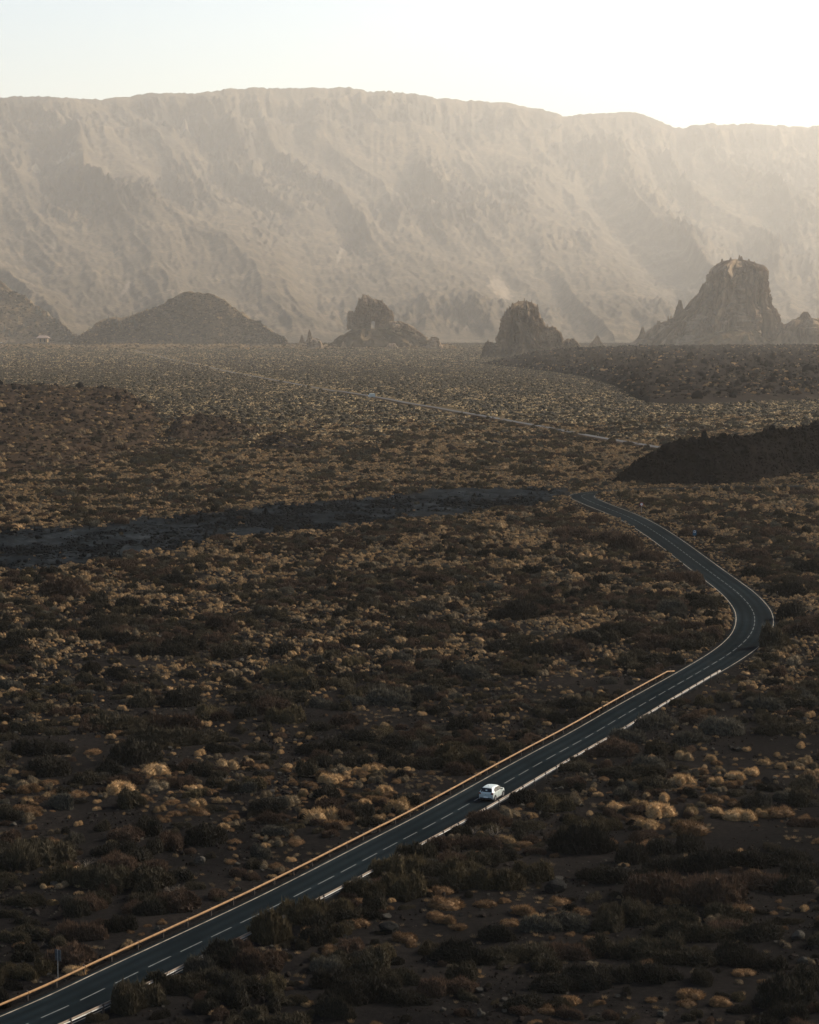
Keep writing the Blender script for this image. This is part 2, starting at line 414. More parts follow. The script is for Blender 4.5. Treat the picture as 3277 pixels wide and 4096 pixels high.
V = np.stack([np.c_[fr+n_*o_, zr+(h_+.3)*np.where(fr[:, 1] > 1750, .35, 1.0)-.3] for o_, h_ in ((-6.0, -.3), (-2.4, .5), (-2.1, .55), (2.1, .55), (2.4, .5), (6.0, -.3))], 1).reshape(-1, 3)
F = grid_faces(len(fr), 6); mi_ = np.tile([1, 1, 0, 1, 1], len(fr)-1)
tag(link('distant_road', mesh_np('distant_road', V, F, [M['faroad'], M['reddish']], mi_, False)), kind='structure')

# ------------------------------------------------------------------ hills, lava ridges, mountain wall
def ridge(name, cols, mat, nx=240, nt=60, back=80, amp=2.0, sc=12.0, shape=1.0, x0=None, x1=None, rough_top=1.0, lat=0.0, attrs=None, amp2=None):
    """cols: (x, y_base, D_base or None for the plain, y_top, D_top)"""
    c = np.array([(x, yb, DZ(yb) if Db is None else Db, yt, Dt) for x, yb, Db, yt, Dt in cols], float)
    xs = np.linspace(c[0, 0], c[-1, 0], nx); yb, Db, yt, Dt = [np.interp(xs, c[:, 0], c[:, k]) for k in (1, 2, 3, 4)]
    ts = np.concatenate([np.linspace(0, 1, nt), np.linspace(1, 1.5, max(6, nt//4))[1:]])
    T, Xp = np.meshgrid(ts, xs, indexing='ij'); tf = np.clip(T, 0, 1)
    y = yb + (yt-yb)*tf**shape; D = Db + (Dt-Db)*tf
    p = W(Xp, y, D)
    if cols[0][2] is None:                                   # stands on the plain
        h = W(xs, yt, Dt)[..., 2] - plain_z(Dt); p[..., 2] = plain_z(D) + h*tf**shape; p[..., 0] = (Xp-CX)/FPX*D*CA
    tb = np.clip((T-1)/.5, 0, 1); p[..., 1] += tb*back; p[..., 0] *= 1 + tb*back/np.maximum(D, 1)
    p[..., 2] = p[..., 2]*(1-sstep(0, 1, tb)) + plain_z(p[..., 1])*sstep(0, 1, tb) - 5*tb
    env = np.clip(tf*4, 0, 1)*(1-.6*tb)*sstep(0, .05, (Xp-xs[0])/(xs[-1]-xs[0]))*np.clip(np.abs(yb-yt)/12., .15, 1)
    n1 = ridged(p[..., 0]/sc, p[..., 1]/sc, p[..., 2]/sc, 4)-.9
    n2 = perlin(p[..., 0]/(sc*.22), p[..., 1]/(sc*.22), p[..., 2]/(sc*.22))
    p[..., 2] += env*(amp*n1*rough_top + (amp*.45 if amp2 is None else amp2)*n2)
    p[..., 1] += env*amp*1.2*perlin(p[..., 0]/sc+40, p[..., 2]/sc*1.5, p[..., 1]/sc)
    p[0, :, 2] -= 2.0
    me = mesh_np(name, p.reshape(-1, 3), grid_faces(len(ts), nx)[:, ::-1], [mat])
    o = link(name, me); tag(o, kind='structure')
    return o, p, T
lava_ridge, LRP, LRT = ridge('lava_hill', [(2452, 1930, None, 1925, 724), (2470, 1932, None, 1913, 726), (2522, 1938, None, 1872, 723), (2589, 1940, None, 1828, 725), (2684, 1942, None, 1790, 726),
    (2874, 1940, None, 1761, 731), (3016, 1930, None, 1752, 741), (3158, 1905, None, 1728, 769), (3277, 1893, None, 1708, 784), (3600, 1880, None, 1650, 805), (3900, 1870, None, 1640, 818)],
    M['lava'], 420, 70, 130, 1.5, 6.0)
lava_field, LFP, LFT = ridge('lava_plateau', [(1930, 1458, None, 1456, 3560), (1990, 1464, None, 1447, 3560), (2060, 1470, None, 1432, 3640), (2150, 1482, None, 1410, 3760), (2300, 1503, None, 1396, 3900), (2450, 1542, None, 1390, 4050),
    (2545, 1596, None, 1387, 4050), (2600, 1618, None, 1386, 4050), (2800, 1622, None, 1385, 4050), (3000, 1612, None, 1384, 4050), (3277, 1600, None, 1382, 4050), (3700, 1600, None, 1380, 4050)],
    M['lava2'], 420, 130, 500, 5.0, 34.0, shape=.42)
# the low reddish lava rise at the left, three swells
rise1, R1P, R1T = ridge('reddish_rise', [(-500, 1905, None, 1545, 1420), (-150, 1905, None, 1540, 1420), (60, 1900, None, 1543, 1420), (300, 1890, None, 1548, 1410), (480, 1860, None, 1556, 1390), (560, 1830, None, 1600, 1330), (700, 1800, None, 1700, 1180), (780, 1785, None, 1770, 1010)],
    M['reddish'], 260, 110, 120, 1.7, 16.0, shape=.8)
rise2, R2P, R2T = ridge('lava_rise', [(640, 1765, None, 1750, 1010), (720, 1768, None, 1668, 1045), (800, 1765, None, 1655, 1050), (880, 1760, None, 1668, 1040), (960, 1755, None, 1700, 1025), (1040, 1735, None, 1725, 1035)],
    M['reddish'], 120, 50, 40, 1.6, 9.0)
rise3, R3P, R3T = ridge('lava_rise', [(1020, 1795, None, 1775, 925), (1080, 1805, None, 1738, 935), (1130, 1810, None, 1732, 935), (1200, 1808, None, 1758, 930), (1310, 1805, None, 1795, 905)],
    M['lava2'], 100, 40, 30, 1.2, 6.0)
hill, HLP, HLT = ridge('hill', [(290, 1390, 6300, 1362, 6250), (360, 1390, 6300, 1322, 6310), (400, 1390, 6300, 1285, 6350), (480, 1390, 6300, 1266, 6370), (570, 1390, 6300, 1247, 6390), (655, 1390, 6300, 1212, 6410), (700, 1390, 6300, 1190, 6410),
    (745, 1390, 6300, 1168, 6410), (830, 1390, 6300, 1170, 6410), (870, 1390, 6300, 1184, 6410), (950, 1390, 6300, 1240, 6400), (1020, 1390, 6300, 1285, 6380), (1100, 1390, 6300, 1335, 6340), (1150, 1390, 6300, 1362, 6250), (785, 1390, 6300, 1161, 6410), (830, 1390, 6300, 1170, 6410), (870, 1390, 6300, 1184, 6410), (950, 1390, 6300, 1240, 6400), (1020, 1390, 6300, 1285, 6380), (1100, 1390, 6300, 1335, 6340), (1150, 1390, 6300, 1362, 6250)],
    M['hillmat'], 220, 80, 400, 8.0, 95.0, shape=.9)
foot, FTP, FTT = ridge('foothill', [(-700, 1386, 6900, 1040, 7500), (-200, 1386, 6900, 1080, 7425), (0, 1386, 6900, 1128, 7275), (57, 1386, 6900, 1156, 7230), (143, 1386, 6900, 1223, 7140), (219, 1386, 6900, 1271, 7050), (295, 1386, 6900, 1338, 6870), (330, 1386, 6900, 1362, 6675)],
    M['hillmat'], 160, 80, 400, 9.0, 90.0)

far_rise, FRP, FRT = ridge('far_rise', [(q_, 1400, None, 1378 + 7*float(perlin(q_/210., .4)) + 5*float(perlin(q_/60., 3.4)) + (10 if q_ > 1800 else 0), 5900 + 250*float(perlin(q_/300., 7.7))) for q_ in range(-400, 3700, 40)],
    M['hillmat'], 700, 16, 200, 1.2, 40.0)
SKY = [(-1500, 420), (-700, 400), (0, 385), (250, 391), (408, 393), (520, 385), (608, 374), (700, 374), (798, 372), (931, 357), (1140, 350), (1330, 355), (1577, 372), (1748, 388), (2014, 412), (2166, 437), (2238, 462),
       (2251, 475), (2375, 456), (2489, 445), (2546, 448), (2660, 490), (2726, 507), (2850, 490), (3002, 492), (3154, 498), (3230, 509), (3277, 503), (3700, 520), (4600, 560)]
nx, ny = 900, 420
xs = np.linspace(-1400, 4600, nx); ts = np.concatenate([np.linspace(0, 1, ny), np.linspace(1, 1.25, 12)[1:]])
T, X = np.meshgrid(ts, xs, indexing='ij'); tf = np.clip(T, 0, 1)
yr = interp_poly(X, SKY); yr = yr + 3.2*fbm(X/18., 3.3, o=4, gain=.65) + 4*perlin(X/90., 8.8)
ybase = 1400.0
Dr = np.interp(X, [-1400, 0, 1000, 1900, 2600, 3300, 4600], [17500, 19500, 22500, 26000, 29000, 31500, 33500])
Db = np.interp(X, [-1400, 0, 1500, 3300, 4600], [7300, 7300, 7600, 7900, 8200])
y = ybase + (yr-ybase)*tf
# steep upper cliff, concave debris slopes below
D = Db + (Dr-Db)*(tf**1.0)
wx = 95*perlin(X/520., y/430., .3) + 40*perlin(X/170., y/150., 2.3) + 14*perlin(X/50., y/46., 5.3); wy = 60*perlin(X/480.+9, y/420.)
q = X + wx - .80*(y+wy-400)
def crest(v): return 1 - np.abs(v)**.75*1.9                  # sharp spur lines between open gullies
m1 = crest(perlin(q/520.+.35, (y+wy)/1500., .5)); m2 = crest(perlin(q/215.+5, (y+wy)/620., 2.5)); m3 = ridged(q/70.+1, y/190., 7.7, 4)-.9
rocky = sstep(-.15, .45, perlin(X/330.+3, y/230., 6.1) + .9*(tf-.55))            # crags above, smooth debris fans below
g = .46*(m1-.35) + (.19+.30*rocky)*(m2-.35) + (.04+.15*rocky)*m3 + .06*rocky*(ridged(X/26.+.4*y/26., y/95., 2.2, 3)-.9)
cl_band = sstep(.82, .90, tf)
g = g*(1-.55*cl_band) + cl_band*(.06*m3 + .12*perlin(X/150., y/60.) + .03*ridged(X/22., y/120., 4.2, 3) - .16*sstep(.86, .90, tf)*(1-sstep(.93, .97, tf)) + .06*np.sin(y/9.+2*perlin(X/200., 1.1)))
env = sstep(0, .10, tf)*(1-.85*sstep(.93, 1.0, tf))
scale_m = D/9000.0
push = -g*560*env*scale_m                                    # gullies and spurs cut into the slope, towards the plain
D2 = D + push
p = W(X, y, D2)
p[..., 2] += env*(g*150*scale_m + (7+15*rocky)*scale_m*fbm(X/20., y/20., 1.5, 5)) 
tb = np.clip((T-1)/.25, 0, 1); p[..., 1] += tb*2500; p[..., 2] -= tb*tb*800
scar = np.zeros_like(X)
for (sx, sy, rx, ry, sl) in [(265, 650, 40, 22, .8), (505, 1160, 14, 34, -.45), (740, 475, 26, 12, .2), (3130, 672, 60, 14, 0), (1360, 985, 12, 42, -.3), (2000, 1140, 46, 60, .2), (140, 640, 26, 18, .5), (215, 975, 9, 24, 0)]:
    e = np.hypot((X-sx-sl*(y-sy))/rx, (y-sy)/ry) + .5*perlin(X/18., y/18.)
    scar = np.maximum(scar, sstep(1.05, .6, e)*.5)
mm = mesh_np('mountain', p.reshape(-1, 3), grid_faces(len(ts), nx)[:, ::-1], [M['mountain']], attrs={'scar': scar.ravel(), 'crag': (rocky*sstep(-.1, .35, perlin(X/120., y/90., 4.4)+.35*perlin(X/30., y/26., 2.2))).ravel()})
tag(link('mountain', mm), kind='structure')
MTOP = float(p[..., 2].max())

# ------------------------------------------------------------------ rock towers
def column(acc, sil, D, seed, ratio=.75, flute=.32, rough=.15, nl=90, na=130, dD=0.0):
    """closed rock mass with the given outline (y, x_left, x_right), rock-like flutes and ledges"""
    s = np.array(sorted(sil, key=lambda q: -q[0]), float)
    ys = np.linspace(s[0, 0], s[-1, 0], nl); xl = np.interp(-ys, -s[:, 0], s[:, 1]); xr = np.interp(-ys, -s[:, 0], s[:, 2])
    th = np.linspace(0, 2*np.pi, na, endpoint=False)
    m = D/FPX
    TH, Yl = np.meshgrid(th, ys); XL = np.repeat(xl[:, None], na, 1); XR = np.repeat(xr[:, None], na, 1)
    hw = (XR-XL)/2*m; cx = (XL+XR)/2
    c, sn = np.cos(TH), np.sin(TH)
    base = max(hw.max(), 1.0)
    ex = np.sign(c)*np.abs(c)**.62; ey = np.sign(sn)*np.abs(sn)**.62
    zz = W(cx, Yl, D)[..., 2]
    qx, qy = c*base, sn*base
    f = flute*(ridged(qx/base*1.7+seed, qy/base*1.7, zz/base*.38, 3)-.9) + rough*fbm(qx/base*5+seed, qy/base*5, zz/base*3.5, 4) + .05*perlin(seed+.3, zz/base*6, 0)
    kq = 5.5; cz = zz/base*3.2 + .5*perlin(qx/base*2+seed, qy/base*2, zz/base)
    ca = TH*kq + 1.2*perlin(TH*0+seed, zz/base*1.3, .2); cell = perlin(np.floor(ca)*1.37+seed, np.floor(cz)*1.73, seed*.31)
    f = f + .26*cell + .12*perlin(np.floor(ca*2.3)*1.91+seed, np.floor(cz*2.6)*1.13, seed) 
    led = (zz/base*3.3 + .8*perlin(qx/base*1.3+seed, qy/base*1.3, 4.4)) % 1.0; f = f + .16*(led-.5)
    tip = np.clip((Yl-s[-1, 0])/(.06*(s[0, 0]-s[-1, 0])+1e-6), 0, 1)
    hw2 = hw*(1+f*.55); hwy = hw*(1+f*1.5)
    ctr = W(cx, Yl, D)
    px = ctr[..., 0] + ex*hw2; py = ctr[..., 1] + dD + ey*np.maximum(hwy, .0)*ratio
    pz = zz + base*(.10*perlin(qx/base*3+seed, qy/base*3, zz/base*2+5) + .07*perlin(qx/base*9+seed, qy/base*9, 1.5))*np.clip(tip+.35, 0, 1)
    V = np.stack([px, py, pz], -1).reshape(-1, 3); n0 = len(acc[0])
    F = grid_faces(nl, na, True) + sum(len(a) for a in acc[0])
    off = sum(len(a) for a in acc[0])
    top = V[-na:].mean(0)[None] + [[0, 0, base*.01]]
    acc[0].append(V); acc[0].append(top); acc[1].append(F)
    ti = off + len(V); k = np.arange(na); last_ = off + (nl-1)*na
    acc[1].append(np.stack([last_+k, last_+(k+1) % na, np.full(na, ti), np.full(na, ti)], -1))
def rock_thing(name, cols, D, label, seed, cat='rock formation', group='rock towers at the far end of the plain', mat='rock', **kw):
    acc = ([], [])
    for n, cdef in enumerate(cols):
        kk = dict(kw)
        if isinstance(cdef, dict): kk.update({a: b for a, b in cdef.items() if a != 's'}); cdef = cdef['s']
        column(acc, cdef, D, seed+n*3.7, **kk)
    V = np.concatenate(acc[0]); F = np.concatenate(acc[1])
    faces = [tuple(f) if f[2] != f[3] else tuple(f[:3]) for f in F]
    org = V.mean(0); org[2] = 0
    o = link(name, mesh_np(name, V-org, faces, [M[mat]], smooth=False), loc=org)
    return tag(o, label, cat, group)
def pins(pts, w, h):
    r = random.Random(len(pts)); out = []
    for x, y in pts:
        for k in range(2):
            q = x + r.uniform(-w*.7, w*.7); ww = w*r.uniform(.35, .7); hh = h*r.uniform(.5, 1.2); out.append({'s': [(y+h*1.6, q-ww, q+ww), (y+h*.4, q-ww*.8, q+ww*.85), (y-hh*.3, q-ww*.6, q+ww*.5), (y-hh*.8, q-ww*.25, q+ww*.2)], 'nl': 20, 'na': 30, 'dD': r.uniform(-12, 12), 'flute': .25})
    return out
rock_thing('rock_tower', [
    [(1400, 2735, 3115), (1300, 2790, 3100), (1240, 2818, 3085), (1190, 2838, 3064), (1140, 2849, 3060), (1085, 2855, 3054), (1070, 2867, 3036), (1055, 2893, 3012), (1046, 2918, 2990), (1040, 2940, 2972)],
    {'s': [(1400, 2530, 2900), (1340, 2597, 2900), (1300, 2640, 2890), (1265, 2703, 2880), (1230, 2753, 2880), (1190, 2790, 2870), (1165, 2812, 2865)], 'ratio': .6},
    [(1275, 2698, 2750), (1240, 2704, 2736), (1220, 2712, 2730), (1200, 2717, 2725)], [(1205, 2786, 2842), (1170, 2796, 2836), (1150, 2805, 2830), (1134, 2812, 2822)],
    [(1355, 2552, 2592), (1330, 2562, 2580), (1308, 2567, 2574)], *pins([(2860, 1090), (2872, 1074), (2897, 1056), (2930, 1046), (2965, 1042), (2992, 1050), (3022, 1066), (3044, 1084), (3056, 1130), (3070, 1205), (3090, 1250), (3105, 1300), (2600, 1345), (2640, 1304), (2680, 1284), (2755, 1236), (2785, 1200), (2820, 1150)], 15, 24), {'s': [(1345, 3030, 3130), (1290, 3045, 3112), (1250, 3048, 3100), (1220, 3050, 3082), (1188, 3054, 3066)], 'dD': -30},
    {'s': [(1395, 2990, 3030), (1300, 2975, 3005), (1200, 2962, 2985), (1120, 2955, 2968)], 'dD': -112}], 6000,
    'tallest rock tower, broad and blunt topped, with a jagged ramp down its left side', 11.0, ratio=.8, nl=130, na=190)
rock_thing('rock_tower', [
    [(1400, 3085, 3420), (1345, 3115, 3400), (1310, 3140, 3360), (1290, 3165, 3340), (1275, 3185, 3320)], [(1310, 3190, 3255), (1275, 3200, 3245), (1258, 3207, 3238), (1247, 3216, 3230)],
    [(1340, 3105, 3150), (1310, 3110, 3135), (1290, 3116, 3126)]], 5900, 'low knobbly rock mass cut off by the right edge, beside the tallest tower', 31.0, ratio=.6)
rock_thing('rock_tower', [
    [(1437, 1974, 2190), (1420, 1980, 2184), (1354, 1996, 2178), (1309, 2011, 2169), (1271, 2018, 2157), (1250, 2023, 2152), (1236, 2038, 2149), (1224, 2053, 2138), (1213, 2078, 2122), (1206, 2092, 2108)],
    {'s': [(1437, 2040, 2180), (1380, 2075, 2150), (1330, 2085, 2115), (1290, 2060, 2090)], 'dD': -33},
    [(1410, 2150, 2262), (1354, 2155, 2247), (1335, 2160, 2240), (1320, 2168, 2230), (1308, 2178, 2222)],
    *pins([(2022, 1256), (2036, 1240), (2056, 1226), (2078, 1216), (2102, 1209), (2124, 1217), (2144, 1232), (2156, 1280), (2168, 1318), (2186, 1312), (2208, 1312), (2226, 1322), (2240, 1340), (2290, 1362), (1950, 1374), (1975, 1384)], 11, 19),
    [(1432, 1928, 2000), (1400, 1934, 1992), (1380, 1938, 1984), (1368, 1944, 1968)],
    [(1412, 2225, 2335), (1385, 2245, 2326), (1366, 2258, 2306), (1356, 2270, 2290)]], 4300,
    'upright brown rock tower with a sloping left face and a lower shoulder on its right', 51.0, ratio=.8, nl=130, na=180)
rock_thing('rock_tower', [[(1400, 2335, 2425), (1384, 2352, 2416), (1368, 2368, 2404), (1353, 2382, 2397), (1343, 2386, 2392)]], 5600,
    'small pointed rock standing alone between the two big towers', 71.0)
rock_thing('rock_arch', [
    [(1350, 1424, 1486), (1300, 1424, 1483), (1258, 1424, 1490), (1230, 1427, 1500), (1205, 1437, 1498), (1190, 1448, 1485), (1180, 1456, 1466)],
    [(1284, 1462, 1530), (1255, 1460, 1545), (1235, 1470, 1552), (1215, 1475, 1540), (1203, 1485, 1525), (1197, 1495, 1505)],
    [(1345, 1500, 1545), (1310, 1503, 1548), (1285, 1503, 1555), (1265, 1508, 1572), (1245, 1512, 1568), (1234, 1520, 1548)],
    [(1350, 1465, 1520), (1325, 1470, 1514), (1314, 1474, 1510)],
    *pins([(1440, 1200), (1455, 1186), (1470, 1190), (1500, 1204), (1525, 1210), (1545, 1230), (1398, 1254), (1412, 1258), (1570, 1262), (1600, 1296), (1630, 1306), (1660, 1326), (1690, 1346)], 9, 14),
    [(1318, 1388, 1436), (1300, 1390, 1432), (1270, 1391, 1428), (1256, 1394, 1418), (1244, 1402, 1410)],
    [(1345, 1535, 1640), (1320, 1540, 1636), (1300, 1552, 1632), (1285, 1560, 1600)],
    [(1378, 1600, 1715), (1350, 1604, 1700), (1330, 1606, 1680), (1312, 1610, 1655), (1302, 1618, 1635)]], 5600,
    'leaning rock stack with a small round hole through it and a ridge trailing right', 91.0, ratio=.8)
for sil, D_, dD_ in (([(1402, 1290, 1750), (1372, 1330, 1710), (1345, 1372, 1640), (1330, 1395, 1590), (1320, 1415, 1560)], 5600, -10), ([(1400, 2690, 3115), (1370, 2760, 3060), (1345, 2850, 3030), (1332, 2960, 3010)], 5850, 0)):
    h_ = rock_thing('hill', [sil], D_, None, 7.7, None, None, 'hillmat', flute=.05, rough=.07, ratio=.55, dD=dD_); h_['kind'] = 'structure'
for sil, lab in [
    ([(1400, 1226, 1300), (1380, 1232, 1290), (1362, 1240, 1280), (1354, 1250, 1266)], 'squat dark rock left of the holed stack, below the thin spire'),
    ([(1372, 1224, 1256), (1350, 1230, 1249), (1330, 1234, 1244), (1318, 1237, 1240)], 'thin pointed rock spire left of the holed stack'),
    ([(1375, 1196, 1222), (1352, 1203, 1214), (1340, 1206, 1210)], 'tiniest leftmost rock spike on the plain, left of the thin spire'),
    ([(1405, 1360, 1388), (1380, 1366, 1384), (1366, 1371, 1376)], 'small stub of rock in front of the holed stack on its left'),
    ([(1412, 1536, 1600), (1388, 1546, 1590), (1374, 1556, 1580)], 'broken pale rock in front of the holed stack, under its ridge'),
    ([(1402, 1704, 1775), (1375, 1713, 1764), (1356, 1720, 1754), (1347, 1726, 1744)], 'rounded pale rock at the right foot of the trailing ridge'),
    ([(1420, 1680, 1728), (1400, 1686, 1720), (1383, 1692, 1710)], 'low pale rock just below the rounded one at the ridge foot')]:
    rock_thing('rock_spire', [sil], 5350, lab, 120+sil[0][1]*.01, 'rock', 'small rocks around the holed stack', nl=24, na=36)
# ------------------------------------------------------------------ haze: one closed box round the camera and the whole scene
hb = MB(); GLOW = float(min(gz.min(), p[..., 2].min()))
hb.box((0, 21300, (MTOP+40+GLOW-2)/2), (75000, 44000, MTOP+40-GLOW+2))
hm = bpy.data.materials.new('dusty_air'); hm.use_nodes = True; hn = hm.node_tree
for n in list(hn.nodes):
    if n.type == 'BSDF_PRINCIPLED': hn.nodes.remove(n)
pv = hn.nodes.new('ShaderNodeVolumePrincipled'); pv.inputs['Color'].default_value = (.975, .94, .865, 1); pv.inputs['Density'].default_value = HAZE_DENSITY
pv.inputs['Anisotropy'].default_value = .35
hn.links.new(pv.outputs[0], hn.nodes['Material Output'].inputs['Volume'])
tag(hb.build('haze', hm), kind='stuff')
# ------------------------------------------------------------------ plants: prototype meshes (unit width 1)
def icosphere():
    t = (1+5**.5)/2
    v = [(-1,t,0),(1,t,0),(-1,-t,0),(1,-t,0),(0,-1,t),(0,1,t),(0,-1,-t),(0,1,-t),(t,0,-1),(t,0,1),(-t,0,-1),(-t,0,1)]
    f = [(0,11,5),(0,5,1),(0,1,7),(0,7,10),(0,10,11),(1,5,9),(5,11,4),(11,10,2),(10,7,6),(7,1,8),(3,9,4),(3,4,2),(3,2,6),(3,6,8),(3,8,9),(4,9,5),(2,4,11),(6,2,10),(8,6,7),(9,8,1)]
    v = [np.array(p)/np.linalg.norm(p) for p in v]
    def sub(v, f):
        v = list(v); c = {}; g = []
        def mid(a, b):
            k = (min(a, b), max(a, b))
            if k not in c: m = v[a]+v[b]; v.append(m/np.linalg.norm(m)); c[k] = len(v)-1
            return c[k]
        for a, b, d in f:
            x, y, z = mid(a, b), mid(b, d), mid(d, a); g += [(a, x, z), (b, y, x), (d, z, y), (x, y, z)]
        return v, g
    out = [(np.array(v), np.array(f))]
    for _ in range(3):
        v, f = sub(v, f); out.append((np.array(v), np.array(f)))
    return out
ICO = icosphere()
class Tri:
    def __init__(s): s.v, s.f, s.n, s.leaf = [], [], 0, []
    def add(s, V, F, leaf):
        s.v.append(V); s.f.append(F+s.n); s.n += len(V); s.leaf.append(np.broadcast_to(leaf, (len(F),)))
    def mesh(s, name, mats, mi=None, smooth=False):
        return mesh_np(name, np.concatenate(s.v), np.concatenate(s.f), mats, mi, smooth, {'leaf': np.concatenate(s.leaf)})
def blades(tr, base, dirs, length, width, r, curl=0.0):
    n = len(base); side = np.cross(dirs, r.normal(size=(n, 3))); side /= np.linalg.norm(side, axis=1)[:, None]+1e-9
    a = base - side*(width/2)[:, None]; b = base + side*(width/2)[:, None]; c = base + dirs*length[:, None] + curl*np.array([0, 0, -1])*length[:, None]
    V = np.stack([a, b, c], 1).reshape(-1, 3); tr.add(V, np.arange(3*n).reshape(-1, 3), r.random(n))
def dome_pts(n, r):
    z = r.uniform(-.15, 1, n); a = r.uniform(0, 2*np.pi, n); q = np.sqrt(np.maximum(0, 1-z*z)); return np.stack([q*np.cos(a), q*np.sin(a), z], 1)
def lump(tr, c, rad, r, lev=1, rough=.18, leaf=.35):
    V, F = ICO[lev]; d = 1+rough*perlin(V[:, 0]*2.2+c[0]*9, V[:, 1]*2.2+c[1]*9, V[:, 2]*2.2+r.random()*50)
    V = V*d[:, None]*np.array(rad)+np.array(c); V[:, 2] = np.maximum(V[:, 2], -.03)
    tr.add(V, F, np.clip(leaf+.25*r.normal(size=len(F)), 0, 1))
def make_broom(name, mat, seed, nb, h=.42, lobes=3, leaf=.030, fp=(1.0, .8), upright=.8):
    """a low rounded shrub: a few mounds grown together, their surface broken into many small tufts"""
    r = np.random.default_rng(seed); tr = Tri(); L = []
    for k in range(lobes):
        a = 2*np.pi*k/lobes + r.uniform(-.7, .7); q = r.uniform(.10, .36) if lobes > 1 else 0; z_ = r.uniform(.55, 1.1)*(1-.6*q)
        L.append((np.array([q*math.cos(a)*fp[0], q*math.sin(a)*fp[1], 0]), np.array([r.uniform(.15, .27)*fp[0], r.uniform(.15, .27)*fp[1], h*z_])))
    L.append((np.zeros(3), np.array([.30*fp[0], .28*fp[1], h*.72])))
    def surf(d, c, rad):
        b = perlin(d[:, 0]*3.1+seed, d[:, 1]*3.1+c[0]*9, d[:, 2]*3.1); t = ridged(d[:, 0]*5.5+seed*1.7, d[:, 1]*5.5, d[:, 2]*5.5+c[1]*8, 2)
        return (1 + .26*b - .15*(t-.6)), t
    for c, rad in L:
        V, F = ICO[3 if nb > 1500 else 2]; k, t = surf(V, c, rad); V = V*k[:, None]*rad*.95 + c; V[:, 2] = np.maximum(V[:, 2], -.03)
        tr.add(V, F, np.clip(.15+.2*r.normal(size=len(F)), 0, 1))
    for c, rad in L:
        n = nb//len(L); d = dome_pts(n, r); k, t = surf(d, c, rad); base = c + d*rad*(k*r.uniform(.84, .97, n))[:, None]
        dr = d*.7 + np.array([0, 0, upright]) + r.normal(scale=.5, size=(n, 3)); dr /= np.linalg.norm(dr, axis=1)[:, None]
        ins = np.zeros(n, bool)
        for c2, r2 in L:
            if c2 is not c: ins |= (((base-c2)/(r2*.82))**2).sum(1) < 1
        keep = (base[:, 2] > .004) & ~ins; base, dr, t = base[keep], dr[keep], t[keep]; n = len(base)
        blades(tr, base, dr, leaf*r.uniform(.7, 3.2, n)*(1.25-.3*t), leaf*r.uniform(.4, .8, n), r)
    return tr.mesh(name, [M[mat]])
def make_tussock(name, mat, seed, nb, h=.42, mounds=3, blade=.10, fp=.85):
    """a cushion of dry stems radiating from its base, one or a few domes grown together"""
    r = np.random.default_rng(seed); tr = Tri()
    for k in range(mounds):
        if mounds == 1: c, rad = np.zeros(3), np.array([.46, .46*fp, h])
        else:
            a = 2*np.pi*k/mounds + r.uniform(-.6, .6); q = r.uniform(.10, .26)
            rr = r.uniform(.20, .31); c = np.array([q*math.cos(a)*1.2, q*math.sin(a)*fp, 0]); rad = np.array([rr, rr*r.uniform(.8, 1), h*r.uniform(.65, 1.05)])
        lump(tr, c, rad*.93, r, 2, .16, .35)
        n = nb//mounds; d = dome_pts(n, r); d[:, 2] = np.abs(d[:, 2])*.98+.02; d /= np.linalg.norm(d, axis=1)[:, None]
        base = c + d*rad*r.uniform(.84, .96, n)[:, None]
        dr = d*rad/rad.max() + np.array([0, 0, .18]) + r.normal(scale=.22, size=(n, 3)); dr /= np.linalg.norm(dr, axis=1)[:, None]
        blades(tr, base, dr, blade*r.uniform(.5, 1.2, n), blade*r.uniform(.14, .28, n), r, .12)
    return tr.mesh(name, [M[mat]])
def make_dry_grass(name, mat, seed, n=60):
    r = np.random.default_rng(seed); tr = Tri(); base = np.c_[r.normal(scale=.10, size=(n, 2)), np.zeros(n)]
    d = np.c_[base[:, :2]*2.5 + r.normal(scale=.3, size=(n, 2)), np.full(n, 1.0)]; d /= np.linalg.norm(d, axis=1)[:, None]
    blades(tr, base, d, r.uniform(.25, .6, n), r.uniform(.02, .045, n), r, .15); return tr.mesh(name, [M[mat]])
def make_rock(name, mat, seed, lev=2, sq=(1, .8, .6)):
    """an angular block: a ball cut by planes"""
    r = np.random.default_rng(seed); V, F = ICO[lev]; V = V.copy()
    for k in range(11):
        nrm = r.normal(size=3); nrm /= np.linalg.norm(nrm); dd_ = r.uniform(.55, .85)
        ov = np.maximum(0, V@nrm-dd_); V -= ov[:, None]*nrm
    V += .05*r.normal(size=V.shape)*(.4 if lev > 2 else .6)
    V = V*.5*np.array(sq); V[:, 2] += .5*sq[2]*.72
    return mesh_np(name, V, F, [M[mat]], smooth=False, attrs={'leaf': r.random(len(F))})

